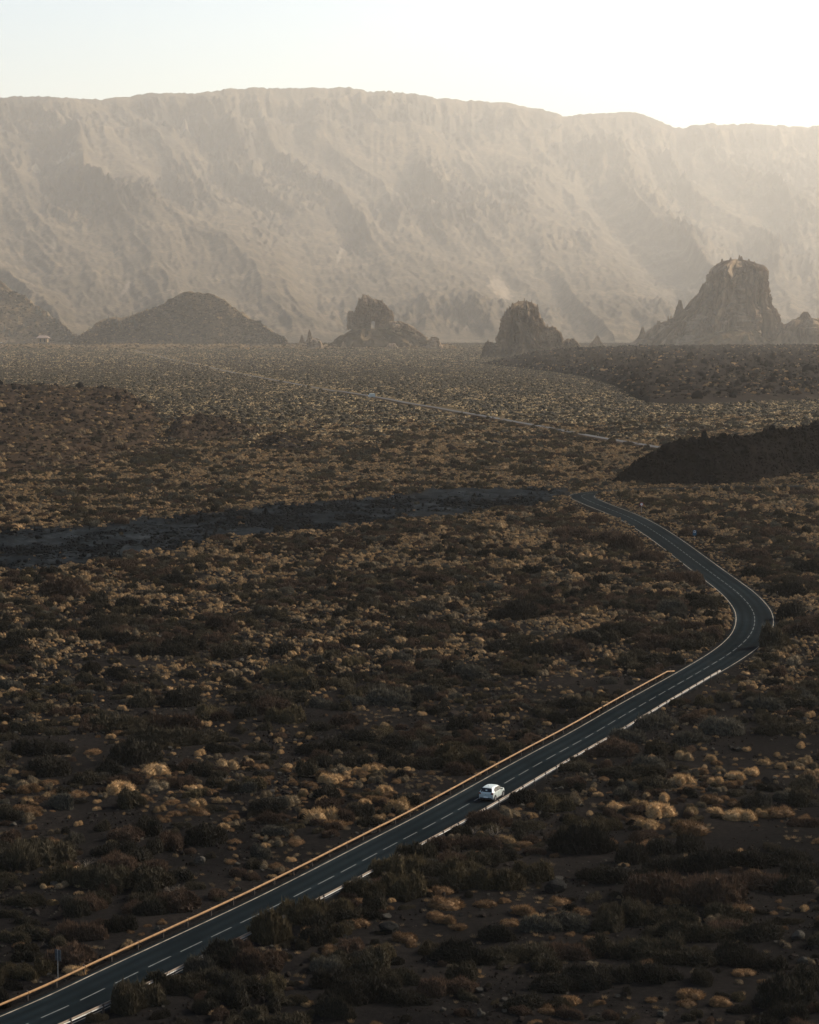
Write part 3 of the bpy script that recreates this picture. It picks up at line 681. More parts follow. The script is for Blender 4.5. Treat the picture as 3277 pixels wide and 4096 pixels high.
BIG = {}
for mk_, n_ in (('k', 3), ('g', 4), ('o', 3), ('r', 3), ('e', 3)):
    BIG[mk_] = [make_broom('broom_shrub', mk_, 100*ord(mk_)+j, 5200, h=[.31, .37, .45, .34][j], lobes=[6, 5, 4, 8][j], leaf=.027, fp=[(1.12, .62), (1.05, .75), (1, .85), (1.2, .6)][j], upright=1.4) for j in range(n_)]
SMALL = {k: [make_broom('broom_shrub', k, 77*ord(k)+j, 760, h=[.42, .34][j], lobes=[3, 5][j], leaf=.058, fp=[(1.1, .8), (1.2, .7)][j], upright=1.3) for j in range(2)] for k in 'kgore'}
GOLD = [make_tussock('dry_tussock', 'gold', 11, 900, .42, 2), make_tussock('dry_tussock', 'gold', 12, 1100, .34, 3), make_tussock('dry_tussock', 'gold', 13, 1200, .30, 4, .09),
        make_tussock('dry_tussock', 'straw', 14, 900, .42, 2), make_tussock('dry_tussock', 'straw', 15, 1100, .32, 3), make_tussock('dry_tussock', 'amber', 16, 1000, .30, 3), make_tussock('dry_tussock', 'amber', 17, 1100, .24, 4), make_tussock('dry_tussock', 'dun', 18, 1000, .36, 3), make_tussock('dry_tussock', 'dun', 19, 1000, .44, 2)]
GOLDS = [make_tussock('dry_tussock', m_, 30+j, 260, h_, n_, .15) for j, (m_, h_, n_) in enumerate([('gold', .42, 2), ('gold', .36, 3), ('straw', .42, 2), ('straw', .36, 3), ('amber', .34, 3), ('gold', .32, 4), ('dun', .40, 3), ('dun', .46, 2)])]
ROCKS = [make_rock('lava_block', 'lava', 60+j, 1, (1, r1, r2)) for j, (r1, r2) in enumerate([(.8, .7), (.7, .95), (.9, .5), (.6, .6)])]
ROCKB = [make_rock('lava_block', 'lavab', 90+j, 1, (1, r1, r2)) for j, (r1, r2) in enumerate([(.8, .5), (.7, .7), (.9, .35)])]
GRASS = [make_dry_grass('dry_grass', m_, 80+j) for j, m_ in enumerate(['dun', 'straw', 'dun'])]
ROCKR = [make_rock('lava_block', 'lava2', 70+j, 1, (1, r1, r2)) for j, (r1, r2) in enumerate([(.8, .7), (.7, .9), (.9, .5)])]

# ------------------------------------------------------------------ single shrubs, where the photograph has them: (x, lower edge, width) in its pixels
SH = {
'k': [(143,3024,217),(187,3112,182),(37,3285,74),(473,2713,108),(365,2703,84),(729,2822,148),(690,2639,150),(580,2630,123),(798,3112,108),(680,3098,84),(825,3388,172),(973,2876,98),(1254,3024,123),
      (1343,3014,112),(1412,3083,166),(1441,2984,163),(1279,2920,98),(1600,3085,110),(1712,3085,150),(1062,3260,153),(458,3429,163),(296,3675,89),(473,3734,112),(98,3848,98),(1270,3793,120),
      (899,3882,113),(914,3980,190),(1343,3966,172),(1416,4040,220),(1614,4030,158),(1343,4092,140),(739,3856,148),(2090,3219,118),(2349,3427,250),(2020,3446,83),(2428,3543,162),(1830,3868,190),
      (1997,3775,130),(2201,3979,153),(2326,3965,186),(2442,3942,162),(2683,3496,139),(2850,3496,162),(3011,3486,162),(2642,3422,116),(2757,3412,139),(2526,3459,112),(3173,3459,116),(3219,3523,139),
      (3196,3588,139),(2572,3533,92),(3058,3778,162),(2942,3870,162),(3081,3893,139),(2618,3939,162),(3173,4055,208),(3242,3939,116),(3081,3164,91),(504,2448,112),(593,2467,76),(695,2340,115),(1065,2404,64),
      (701,2627,147),(2864,2521,80),(2095,2483,142),(2020,2483,130),(2152,2303,123),(2152,2626,123),(2020,2616,152),(2447,2550,133),(2342,2578,142),(3040,2312,123),(3244,2293,104),(3177,2388,142),(3158,2483,123),
      (2622,2056,43),(478,2595,128),(38,2608,128),(542,3068,217),(1121,2630,113),(1282,3075,90),(40,3965,74),(714,3537,98),(600,3668,110),(2484,3664,56)],
'g': [(705,2994,270),(483,2935,200),(153,2851,110),(384,2856,98),(567,2822,123),(99,2935,133),(15,2965,74),(276,2905,74),(222,2945,80),(513,3240,130),(724,3320,64),(944,2639,163),(880,2713,74),
      (1008,2812,182),(1165,2812,148),(1225,2763,123),(1027,3004,84),(944,3167,90),(885,3014,98),(1062,2920,69),(1486,3312,98),(123,3404,108),(187,3409,64),(150,3480,200),(394,3567,187),(591,3567,163),
      (89,3631,94),(148,3616,49),(39,3675,69),(591,3596,108),(118,3759,108),(54,3774,90),(98,3808,74),(778,3567,60),(443,4060,138),(537,4040,148),(700,3985,163),(813,3956,128),(320,4078,54),(988,3941,74),
      (1491,3902,148),(1579,3951,123),(1807,3348,86),(1932,3464,116),(1718,3562,79),(1756,3506,116),(1988,3859,139),(2131,3849,153),(2396,3826,139),(2442,3733,139),(2549,3708,139),(2665,3708,162),(2803,3778,185),
      (2595,3847,185),(2757,3870,162),(3219,3228,139),(2512,2656,112),(2644,2656,160),(2563,2707,66),(2497,3118,157),(3076,2946,107),(3193,2946,168),(3213,2839,152),(3050,2808,100),(3228,3159,127),(3025,3230,122),
      (383,2429,115),(446,2499,128),(83,2557,115),(191,2519,115),(383,2557,128),(548,2627,83),(2845,2440,120),(1697,2550,133),(2760,2606,140),(3082,2597,142),(1633,3455,120),(409,3325,74),(360,3620,110)],
'o': [(833,2876,128),(242,2777,98),(1150,2728,168),(1146,2890,148),(1830,3080,215),(1018,3162,108),(232,3547,163),(74,3927,113),(163,3907,98),(1052,3783,168),(1155,3705,138),(1254,3695,138),(1362,3660,108),
      (1451,3591,123),(1624,3591,163),(1565,3517,160),(2215,3251,148),(2405,3339,160),(1858,3566,190),(2025,3566,162),(2145,3525,139),(2440,3327,100),(504,2462,105),(1500,3110,60),(2400,2820,80)],
'r': [(365,2935,110),(660,2925,200),(246,2861,108),(30,2856,90),(1323,2622,123),(1087,2856,163),(894,2881,90),(1382,2906,113),(1320,3352,70),(278,3478,64),(468,3493,123),(611,3488,89),(355,3646,108),(394,3715,64),
      (547,3656,98),(705,3646,160),(296,3769,158),(276,3882,170),(1013,3907,163),(1087,3862,89),(833,3795,74),(1525,3562,89),(1870,3304,140),(1978,3318,139),(2233,3376,107),(1756,3404,111),(1899,3404,160),
      (1811,3469,111),(2127,3381,65),(2136,3423,74),(2280,3849,139),(1853,3979,107),(1737,3988,116),(2642,3630,225),(2850,3639,225),(3081,3579,185),(2919,3754,139),(2476,3032,165),(3137,2783,112),(2797,2905,122),
      (497,2276,121),(523,2212,57),(242,2397,200),(312,2391,76),(874,2525,115),(861,2589,115),(38,2346,76),(2513,2208,142),(2589,2246,123),(2731,2331,140),(2779,2530,100),(2636,2597,150),(2304,2151,133),
      (2428,2170,142),(2285,2616,142),(1735,2331,123),(3111,2151,114),(2798,2151,112),(3006,2246,123),(3234,2550,114),(3244,1980,85),(2285,2050,70),(2392,2098,80),(1700,2950,90)],
'e': [(241,3236,118),(32,3135,64),(394,3127,84),(508,3112,74),(1284,2827,94),(1550,2827,210),(1431,2822,89),(276,3636,94),(655,3902,133),(1382,3567,94),(1303,3897,123),(1446,3862,98),(1728,3474,74),(2164,3747,153),
      (2303,3738,162),(3034,3232,110),(2440,2742,76),(2629,2935,200),(2512,2981,160),(2913,2956,193),(2771,2991,165),(2613,3093,147),(3096,2854,152),(3152,3210,102),(3238,3230,100),(1020,2314,57),(2684,2464,140),
      (1697,2464,142),(1896,2730,175),(1697,2787,114),(1042,3432,90)]}
GO = [(1520,3093,32,3),(275,3277,28,0),(313,3302,44,0),(495,3258,22,0),(505,3800,74,3),(522,3735,40,5),(565,3745,34,5),(588,3712,40,5),(650,3700,52,5),(425,3745,26,5),(1300,2790,36,0),(620,3110,150,2),(480,3183,150,1),(640,3250,62,0),
      (650,3290,80,5),(780,3222,80,1),(790,3262,110,5),(590,3208,50,6),(690,3213,70,6),(310,3193,100,6),(105,3215,60,0),(180,3190,52,3),(90,3255,110,6),(370,3020,80,6),(800,3022,70,0),(195,2662,70,1),(635,2680,40,0),(730,3135,36,0),
      (1035,2668,58,1),(1000,2640,36,0),(1205,2942,60,1),(1128,2923,40,0),(1110,2968,44,3),(1120,3016,50,0),(1040,3080,80,6),(1205,3068,74,5),(1140,3090,60,6),(1330,3140,110,1),(1170,3150,60,5),(1380,3155,70,5),(1215,3180,50,0),(1340,3188,110,6),(1260,3196,60,3),
      (1290,3218,80,0),(1540,3180,90,1),(1480,3205,70,5),(1590,3250,130,1),(1420,3250,100,5),(1660,3200,60,0),(1275,3295,160,1),(1340,3318,110,6),(1160,3210,60,3),(870,3210,60,1),(930,3280,60,5),(905,3210,40,3),(170,3556,44,3),(700,3425,30,3),(940,3422,34,3),
      (2075,3080,60,0),(2130,3275,60,1),(2360,3265,46,3),(2460,3250,90,1),(2560,3235,90,0),(2650,3270,150,1),(2770,3262,72,3),(2870,3250,80,1),(2960,3280,140,1),(2555,3295,110,6),(2600,3325,110,1),(2760,3350,180,5),(3050,3265,70,0),(3130,3270,130,6),(3230,3290,80,5),
      (2740,3050,80,3),(2800,3100,90,5),(2850,3050,70,0),(2950,3115,90,1),(3010,3100,80,1),(2870,3130,80,0),(2590,3195,54,3),(2660,3210,80,0),(2740,3145,120,1),(2850,3215,110,5),(2950,3225,80,5),(3060,3060,70,1),(3130,3080,60,0),(3210,2995,60,0),(3230,3060,70,3),(3110,3025,46,0),
      (2735,3045,64,0),(1770,3580,110,6),(1790,3645,160,5),(1945,3635,110,6),(2015,3612,66,5),(2090,3670,130,5),(2140,3690,70,0),(2245,3615,100,5),(2260,3665,80,5),(2320,3660,100,5),(2230,3690,90,5),(1740,3680,90,5),(1780,3705,110,5),(2040,3715,90,6),(1840,3725,80,6),
      (1640,3790,60,5),(1510,3808,64,6),(1620,3770,120,5),(1330,3830,120,6),(1260,3785,160,5),(1430,3715,120,6),(1440,3612,60,6),(880,4046,60,1),(860,4060,70,1),(1005,4042,40,5),(1560,3710,80,6),(2690,3630,110,6),(2980,3660,120,6),(3220,3650,66,0),(2770,4010,130,6),(2880,4035,110,5),(2610,4012,60,6),
      (2750,4035,90,6),(2280,4010,110,5),(2200,4060,100,5),(2400,4015,60,5)]
def px_per_m(y): return FPX/ (DZ(y)/CA)
broom, tuss = [], []
def place(px, py, w_px, lst, kind, proto_list, depth=.36, hs=1.0):
    wm = w_px/px_per_m(py); c = G(px, py)
    X, Y = float(c[0]), float(c[1]) + wm*depth
    if Y > 1150: return None
    rd = float(road_dist(np.array([X]), np.array([Y]))[0]); need = 3.85 + (.24 if px > 0 and (px-CX) > (3330-py)*1.8 else .34)*wm
    if rd < need:                                           # keep off the carriageway
        j = int(np.argmin(np.hypot(RD[:, 0]-X, RD[:, 1]-Y))); sgn = 1 if (np.array([X, Y])-RD[j])@RN[j] > 0 else -1
        q = RD[j] + RN[j]*sgn*need; X, Y = float(q[0]), float(q[1])
        if sgn > 0: hs *= 1.35
    lst.append(dict(x=X, y=Y, w=wm, kind=kind, me=random.choice(proto_list), rz=random.uniform(0, 6.28) if kind in ('gold', 'amber', 'straw') else random.choice([0, math.pi])+random.uniform(-.5, .5), hs=hs*random.uniform(.85, 1.15)))
    return lst[-1]
for k, L in SH.items():
    for (px_, py_, w_) in L:
        place(px_, py_, w_*(1.2 if py_ < 3450 else 1.42), broom, k, BIG[k], hs=(1.0 if w_ < 150 else .9)*(1.15 if py_ > 3400 else 1.0))
for (px_, py_, w_, j) in GO:
    place(px_, py_, w_*1.1, tuss, GOLD[j].materials[0].name.split('_')[0].replace('golden', 'gold').replace('pale', 'straw'), [GOLD[j]])

# ------------------------------------------------------------------ scattered vegetation
def scatter_pts(n, y0, y1, seed, x0=-90, x1=3370):
    """uniform over the ground between two distances"""
    r = np.random.default_rng(seed); Y = np.sqrt(r.uniform(y0*y0, y1*y1, n)); px = r.uniform(x0, x1, n)
    X = (px-CX)/FPX*Y*CA; return X, Y, r
def thin(X, Y, w, taken, minf=.42):
    """drop plants that stand inside a bigger one"""
    order = np.argsort(-w); keep = np.zeros(len(X), bool); cell = {}; cs = 3.0
    def put(x, y, ww): cell.setdefault((int(x//cs), int(y//cs)), []).append((x, y, ww))
    for t in taken: put(*t)
    for i in order:
        cx_, cy_ = int(X[i]//cs), int(Y[i]//cs); ok = True
        for a in (-1, 0, 1):
            for b in (-1, 0, 1):
                for (x, y, ww) in cell.get((cx_+a, cy_+b), ()):
                    if (x-X[i])**2+(y-Y[i])**2 < (minf*(ww+w[i])*.5*1.6)**2: ok = False; break
                if not ok: break
            if not ok: break
        if ok: keep[i] = True; put(X[i], Y[i], w[i])
    return keep
taken = [(d['x'], d['y'], d['w']) for d in broom+tuss]
inst = {}                                                     # mesh -> list of (x, y, z, scale, zscale, rz) for the shrubland
def add_inst(me, x, y, z, s, hz, rz): inst.setdefault(me.name, [me, []])[1].append((x, y, z, s, hz, rz))
# near and middle ground: single plants
X, Y, r = scatter_pts(300000, 165, 1250, 21)
lava, red, far, px, py = zones(X, Y)
pat = fbm(X/16., Y/22., 3.3, 3); pat2 = perlin(X/45., Y/60., 9.1)
rd = road_dist(X, Y); frd = far_road_dist(X, Y)
mid = sstep(2950, 2450, py)                                   # golden cover grows with distance from the viewpoint
cover = np.clip(.21 + .57*mid + .58*(pat+.5*pat2)*(1-.45*mid), .02, 1)*np.where(py > 3550, .8, 1)
cover *= 1-.92*sstep(930, 1240, Y)*(r.random(len(Y)) > .12)
cover *= (1-np.clip(1.6*lava, 0, .997))
keep = (r.random(len(X)) < cover) & (rd > 3.9) & (frd > 7.5)
X, Y, px, py, pat, pat2, rd, mid, red = [a[keep] for a in (X, Y, px, py, pat, pat2, rd, mid, red)]
u = r.random(len(X)); dark = perlin(X/14.+50, Y/20., 4.4) + .6*perlin(X/5., Y/7., 1.2)
isdark = (u < np.clip(.42 + .72*dark - .22*mid - .16*sstep(480, 800, Y) + .16*(py > 3400) + .28*sstep(3500, 3850, py), .04, .93))
w = np.where(isdark, np.exp(r.normal(.50, .50, len(X))), np.exp(r.normal(-.24, .42, len(X))))
w = np.where((py > 3000) & ~isdark, np.clip(w*1.35, .8, 3.2), w); w = np.clip(w, .4, 4.2)*np.where(Y > 800, 1.15, 1.0)
w = np.where((rd < 11) & (Y > 470), np.minimum(w, .85), w)
ok = (rd > 3.75+.30*w) & thin(X, Y, w, taken, .30)
X, Y, px, py, isdark, w, pat = [a[ok] for a in (X, Y, px, py, isdark, w, pat)]
ZG = ground_z(X, Y) + .012 + plain_z(Y)
scat = []
for i in range(len(X)):
    q = random.random(); big = w[i] > 1.7 or Y[i] < 300
    if isdark[i]:
        k = ('ooeroegoro'[int(q*10)] if Y[i] > 620 and q < .75 + .2*(Y[i] > 800) else 'kgrgoekrrg'[int(q*10)]) if py[i] < 3400 else 'kkgrkgrkog'[int(q*10)]
        me = random.choice(BIG[k] if big else SMALL[k]); lst = 'b'
    else:
        if py[i] > 3100: j = random.choice([5, 6, 5, 6, 1, 7, 8]); js = random.choice([4, 4, 0, 5])
        else: j = random.choice([0, 1, 2, 3, 0, 1, 5, 7, 8, 7, 6]); js = random.choice([0, 1, 2, 3, 5, 0, 1, 4, 6, 7, 6, 7])
        me = GOLD[j] if Y[i] < 320 else GOLDS[js]; k = me.materials[0].name.split('_')[0].replace('golden', 'gold').replace('pale', 'straw'); lst = 't'
    scat.append((lst, k, me, X[i], Y[i], ZG[i]-.02, w[i], random.uniform(.8, 1.2), random.uniform(0, 6.28)))
for q in np.arange(2405, 3330, 9.0):
    yy = np.interp(q, [2405, 2470, 2600, 2900, 3300], [1979, 1977, 1971, 1961, 1957]) + random.uniform(-1.5, 3)
    c_ = G(q, yy); ww = random.uniform(1.4, 2.6); k = random.choice('kgrgoe'); dk = random.random() < .55
    me = random.choice(SMALL[k]) if dk else random.choice(GOLDS[:5])
    if road_dist(c_[:1], c_[1:2])[0] > 4.2: scat.append(('b' if dk else 't', k if dk else 'gold', me, c_[0], c_[1], 0.0, ww, random.uniform(1.1, 1.7), random.uniform(0, 6.28)))
# the plants that show largest become things of their own, up to 300 of each kind; the rest is the shrubland
for d in broom+tuss: d['z'] = float(ground_z(np.array([d['x']]), np.array([d['y']]))[0]) - .02
def in_view(x, y): 
    a, b = P(np.array([x, y, 0.0])); return -20 < a < 3297 and b < 4120
for lst, seq in (('b', broom), ('t', tuss)):
    seq[:] = [d for d in seq if in_view(d['x'], d['y'])]
    extra = sorted([s for s in scat if s[0] == lst and in_view(s[3], s[4])], key=lambda s: -s[6]/s[4])
    need = max(0, 300-len(seq)); pick = extra[:need]; ids = {id(s) for s in pick}
    seq += [dict(x=s[3], y=s[4], z=s[5], w=s[6], kind=s[1], me=s[2], rz=s[8], hs=s[7]) for s in pick]
    seq.sort(key=lambda d: -d['w']/d['y'])
    for d in seq[300:]: add_inst(d['me'], d['x'], d['y'], d['z'], d['w'], d['w']*d['hs'], d['rz'])
    del seq[300:]
    for s in scat:
        if s[0] == lst and id(s) not in ids: add_inst(s[2], *s[3:6], s[6], s[6]*s[7], s[8])
# far plain: patches of low shrubs
def make_patch(name, seed, size=15.0, n=84):
    r = np.random.default_rng(seed); tr = Tri(); mi = []
    order = ['scrub1', 'straw', 'g', 'scrub2', 'e', 'o', 'k']; pr = [.36, .12, .06, .24, .03, .12, .07]
    for _ in range(n):
        m = r.choice(7, p=pr); wd = r.uniform(.7, 1.5) if m in (0, 1, 3) else np.exp(r.normal(.42, .42)); hh = wd*r.uniform(.34, .56)
        V, F = ICO[1]; d = 1+.28*perlin(V[:, 0]*2+r.random()*60, V[:, 1]*2, V[:, 2]*2)
        V = V*d[:, None]*np.array([wd/2, wd/2, hh])+np.array([r.uniform(-.5, .5)*size, r.uniform(-.5, .5)*size, 0])
        V[:, 2] = np.maximum(V[:, 2], -.2); tr.add(V, F, np.clip(r.random()+.3*r.normal(size=len(F)), 0, 1)); mi += [m]*len(F)
    return tr.mesh(name, [M[k] for k in order], mi)
PATCH = [make_patch('shrub_patch', 500+j) for j in range(6)]
def patch_xy(y0, y1, area, seed):
    n = int((y1*y1-y0*y0)*.5*.385/area); return scatter_pts(n, y0, y1, seed)
X, Y, r = patch_xy(900, 3200, 150, 31); k_ = r.random(len(X)) < .06 + .94*sstep(900, 1260, Y); X, Y = X[k_], Y[k_]
X2, Y2, r2 = patch_xy(3200, 7200, 420, 32)
X, Y = np.concatenate([X, X2]), np.concatenate([Y, Y2])
frd = far_road_dist(X, Y); lv_ = zones(X, Y)[0]; k = (frd > 14) & (lv_ < .3)
for x_, y_ in zip(X[k], Y[k]):
    s_ = 1.0 if y_ < 3200 else 1.35
    add_inst(random.choice(PATCH), x_, y_, float(plain_z(y_)), s_*random.uniform(.85, 1.15), s_*random.uniform(.9, 1.3), random.uniform(0, 6.28))
# plants and rubble on the lava rises and hills
rub = {}
def add_rub(me, x, y, z, s, hz, rz): rub.setdefault(me.name, [me, []])[1].append((x, y, z, s, hz, rz))
def on_grid(p, n, seed, tmax=None, rows=None):
    r = np.random.default_rng(seed); nr, nc = p.shape[:2]; nr = rows or nr
    a = r.uniform(1, nr-2, n); b = r.uniform(1, nc-2, n); i, j = a.astype(int), b.astype(int); fa, fb = (a-i)[:, None], (b-j)[:, None]
    return (p[i, j]*(1-fa)*(1-fb)+p[i+1, j]*fa*(1-fb)+p[i, j+1]*(1-fa)*fb+p[i+1, j+1]*fa*fb), r
def dress(p, n, seed, rocks, meshes, size, rows=None, fn=add_rub, sink=.12):
    q, r = on_grid(p, n, seed, rows=rows)
    for v in q:
        s_ = float(np.exp(r.normal(0, .45))*size); fn(meshes[r.integers(len(meshes))], float(v[0]), float(v[1]), float(v[2])-sink*s_, s_, s_*r.uniform(.7, 1.2), r.uniform(0, 6.28))
dress(LRP[:, :70], 900, 1, True, ROCKS, .5, 80); dress(LRP[:, 50:], 4600, 91, True, ROCKS, .8, 80); dress(LRP[62:73, 60:], 1200, 2, True, ROCKS, 1.7)
dress(LFP, 9000, 3, True, ROCKR+ROCKS, 2.8, 130); dress(LFP, 4200, 4, False, GOLDS+SMALL['k']+SMALL['r'], 2.6, 130, add_inst, .05)
for gr, sd in ((R1P, 6), (R2P, 7), (R3P, 8)):
    dress(gr, 1100 if gr is R1P else 260, sd, True, ROCKR+ROCKS[:1], 1.0); dress(gr, 8500 if gr is R1P else 380, sd+20, False, GOLDS[2:]+SMALL['g']+SMALL['r']+SMALL['k']+SMALL['r']+SMALL['k'], 1.5, None, add_inst, .05)
dress(R1P[72:112], 420, 40, True, ROCKS, 1.8); dress(R1P[40:60, 60:], 120, 41, True, ROCKS, 1.6)
dress(HLP, 6500, 9, False, SMALL['g']+SMALL['o']+SMALL['e']+GOLDS[6:8]+GOLDS[2:3], 4.2, 80, add_inst, .05)
dress(FRP, 7000, 11, False, SMALL['g']+SMALL['o']+GOLDS[:4], 4.0, None, add_inst, .05)
dress(FTP, 4200, 10, False, SMALL['g']+SMALL['o']+SMALL['e']+GOLDS[6:8]+GOLDS[2:3], 5.5, 80, add_inst, .05)
# broken lava blocks along the black stream, cinder pebbles and dry grass near the road
X, Y, r = scatter_pts(90000, 380, 760, 51); lava, *_ = zones(X, Y); k = r.random(len(X)) < lava*.95*sstep(-.5, .3, perlin(X/9., Y/22.))
for x_, y_ in zip(X[k], Y[k]): add_rub(random.choice(ROCKB), x_, y_, -.45, float(np.exp(r.normal(-.15, .55))), float(np.exp(r.normal(-.45, .5))), r.uniform(0, 6.28))
X, Y, r = scatter_pts(90000, 165, 430, 52); pt = fbm(X/10., Y/13., 2.2, 3); rd = road_dist(X, Y); k = (r.random(len(X)) < sstep(-.5, .7, pt)) & (rd > 4.3)
zz = ground_z(X, Y); peb = {}
for i in np.nonzero(k)[0]:
    s_ = float(np.exp(r.normal(-1.7, .6)))
    peb.setdefault('a', []).append((X[i], Y[i], zz[i], s_, s_, r.uniform(0, 6.28), r.integers(4)))
X, Y, r = scatter_pts(22000, 165, 480, 53); pt = fbm(X/8.+30, Y/11., 7.2, 3); rd = road_dist(X, Y); k = (r.random(len(X)) < sstep(-.1, .8, pt)*.7) & (rd > 4.4)
zg = ground_z(X, Y); gra = [(X[i], Y[i], zg[i], r.uniform(.5, 1.1), r.uniform(.4, .9), r.uniform(0, 6.28), r.integers(3)) for i in np.nonzero(k)[0]]

def instancer(name, meshes, rows, label=None):
    """one object: a cloud of points with copies of the meshes on them"""
    src = bpy.data.collections.new(name + '_sources')
    for n, me in enumerate(meshes):
        o = bpy.data.objects.new('%s_source_%03d' % (name, n), me); src.objects.link(o)
    A = np.array(rows, float); me = bpy.data.meshes.new(name); me.vertices.add(len(A)); me.vertices.foreach_set('co', A[:, :3].astype(np.float32).ravel())
    def at(n, t, arr, key):
        a = me.attributes.new(n, t, 'POINT'); a.data.foreach_set(key, arr.ravel())
    at('pick', 'INT', A[:, 6].astype(np.int32), 'value')
    at('size', 'FLOAT_VECTOR', np.stack([A[:, 3], A[:, 3], A[:, 4]], 1).astype(np.float32), 'vector')
    at('turn', 'FLOAT_VECTOR', np.stack([0*A[:, 5], 0*A[:, 5], A[:, 5]], 1).astype(np.float32), 'vector')
    o = link(name, me); ng = bpy.data.node_groups.new(name, 'GeometryNodeTree')
    ng.interface.new_socket('Geometry', in_out='INPUT', socket_type='NodeSocketGeometry'); ng.interface.new_socket('Geometry', in_out='OUTPUT', socket_type='NodeSocketGeometry')
    gi, go = ng.nodes.new('NodeGroupInput'), ng.nodes.new('NodeGroupOutput')
    ci = ng.nodes.new('GeometryNodeCollectionInfo'); ci.inputs['Collection'].default_value = src; ci.inputs['Separate Children'].default_value = True; ci.inputs['Reset Children'].default_value = True
    mp = ng.nodes.new('GeometryNodeMeshToPoints'); ip = ng.nodes.new('GeometryNodeInstanceOnPoints'); ip.inputs['Pick Instance'].default_value = True
    def na(n, t): a = ng.nodes.new('GeometryNodeInputNamedAttribute'); a.data_type = t; a.inputs['Name'].default_value = n; return a.outputs['Attribute']
    e2r = ng.nodes.new('FunctionNodeEulerToRotation'); L = ng.links.new
    L(gi.outputs[0], mp.inputs[0]); L(mp.outputs[0], ip.inputs['Points']); L(ci.outputs[0], ip.inputs['Instance'])
    L(na('pick', 'INT'), ip.inputs['Instance Index']); L(na('turn', 'FLOAT_VECTOR'), e2r.inputs[0]); L(e2r.outputs[0], ip.inputs['Rotation']); L(na('size', 'FLOAT_VECTOR'), ip.inputs['Scale'])
    L(ip.outputs[0], go.inputs[0]); md = o.modifiers.new('scatter', 'NODES'); md.node_group = ng
    tag(o, kind='stuff'); return o
def flat(dct):
    ms = [v[0] for v in dct.values()]; rows = [(*q, n) for n, v in enumerate(dct.values()) for q in v[1]]; return ms, rows
ms, rows = flat(inst); instancer('shrubland', ms, rows); NI = len(rows)
ms, rows = flat(rub); instancer('lava_rubble', ms, rows); NI += len(rows)
instancer('cinder_gravel', ROCKR+[make_rock('lava_block', 'stone', 97, 1, (1, .8, .6))], peb['a']); instancer('dry_grass', GRASS, gra)
print('INSTANCES', NI, 'pebbles', len(peb['a']), 'grass', len(gra), 'broom', len(broom), 'tussock', len(tuss))
# ------------------------------------------------------------------ the single shrubs as things
def stand(d, name):
    o = bpy.data.objects.new(name, d['me']); COL.objects.link(o); o.location = (d['x'], d['y'], d['z']); o.rotation_euler = (0, 0, d['rz']); o.scale = (d['w'], d['w'], d['w']*d['hs']); return o
for d in broom: d['o'] = stand(d, 'broom_shrub')
for d in tuss: d['o'] = stand(d, 'dry_tussock')
# ------------------------------------------------------------------ guard rails
def road_at(s): 
    j = int(np.clip(np.searchsorted(RS, s), 0, len(RS)-1)); return RD[j], RN[j], _t[j], HALF[j]
def s_at(px, py):
    g = G(px, py)[:2]; return float(RS[int(np.argmin(np.hypot(RD[:, 0]-g[0], RD[:, 1]-g[1])))])
def guard_rail(side, s0, s1, log, label, ramp_end):
    """a round timber rail on short posts beside the road"""
    root = empty('guard_rail', (*(RD[int(s0*2)]), 0)); tag(root, label, 'guard rail', 'timber guard rails along the straight')
    o = np.array(root.location)
    n = int((s1-s0)//2); pts = []; seg = MB(); posts = []
    for k in range(n+1):
        s = s0 + k*2.0; c, nn, tt, h = road_at(s); q = c + nn*side*(h+.55); z = .66
        if ramp_end and s > s1-4.5: z = .66 - .60*(s-(s1-4.5))/4.5
        pts.append((q[0]-o[0], q[1]-o[1], z + .012*perlin(s*.3, side)))
        if k % 2 == 0 and z > .3: posts.append((q + nn*side*.13, tt))
    L = MB(); L.tube(pts, .10, 10); L.build('rail', log, root, True)
    B = MB(); B.tube([(p[0]+road_at(s0+k*2.0)[1][0]*side*.13, p[1]+road_at(s0+k*2.0)[1][1]*side*.13, p[2]-.06) for k, p in enumerate(pts)], .045, 6); B.build('steel_strip', M['steel'], root, True)
    for q, tt in posts:
        pm = MB(); pm.tube([(0, 0, -.3), (0, 0, .30), (0, 0, .80), (0, 0, .83)], [.085, .085, .085, .05], 8)
        pm.build('post', M['post'], root, True, (q[0]-o[0], q[1]-o[1], 0))
    for k in range(2, len(pts)-1, 2):                         # steel sleeve at each joint of the rail
        p0 = Vector(pts[k]); d = (Vector(pts[k+1])-p0).normalized()*.13
        J = MB(); J.tube([p0-d, p0+d], .108, 10); J.build('joint_sleeve', log, root, True) if k % 4 == 0 else None
    return root
sA = s_at(-30, 4150)
sL = s_at(2790, 2693); sR = s_at(2805, 2688)
guard_rail(-1, sA, sL, M['log'], 'golden timber guard rail along the left edge of the straight, its far end sloping down', True)
guard_rail(1, sA, sR, M['log2'], 'paler timber guard rail on the right road edge, seen from behind', False)

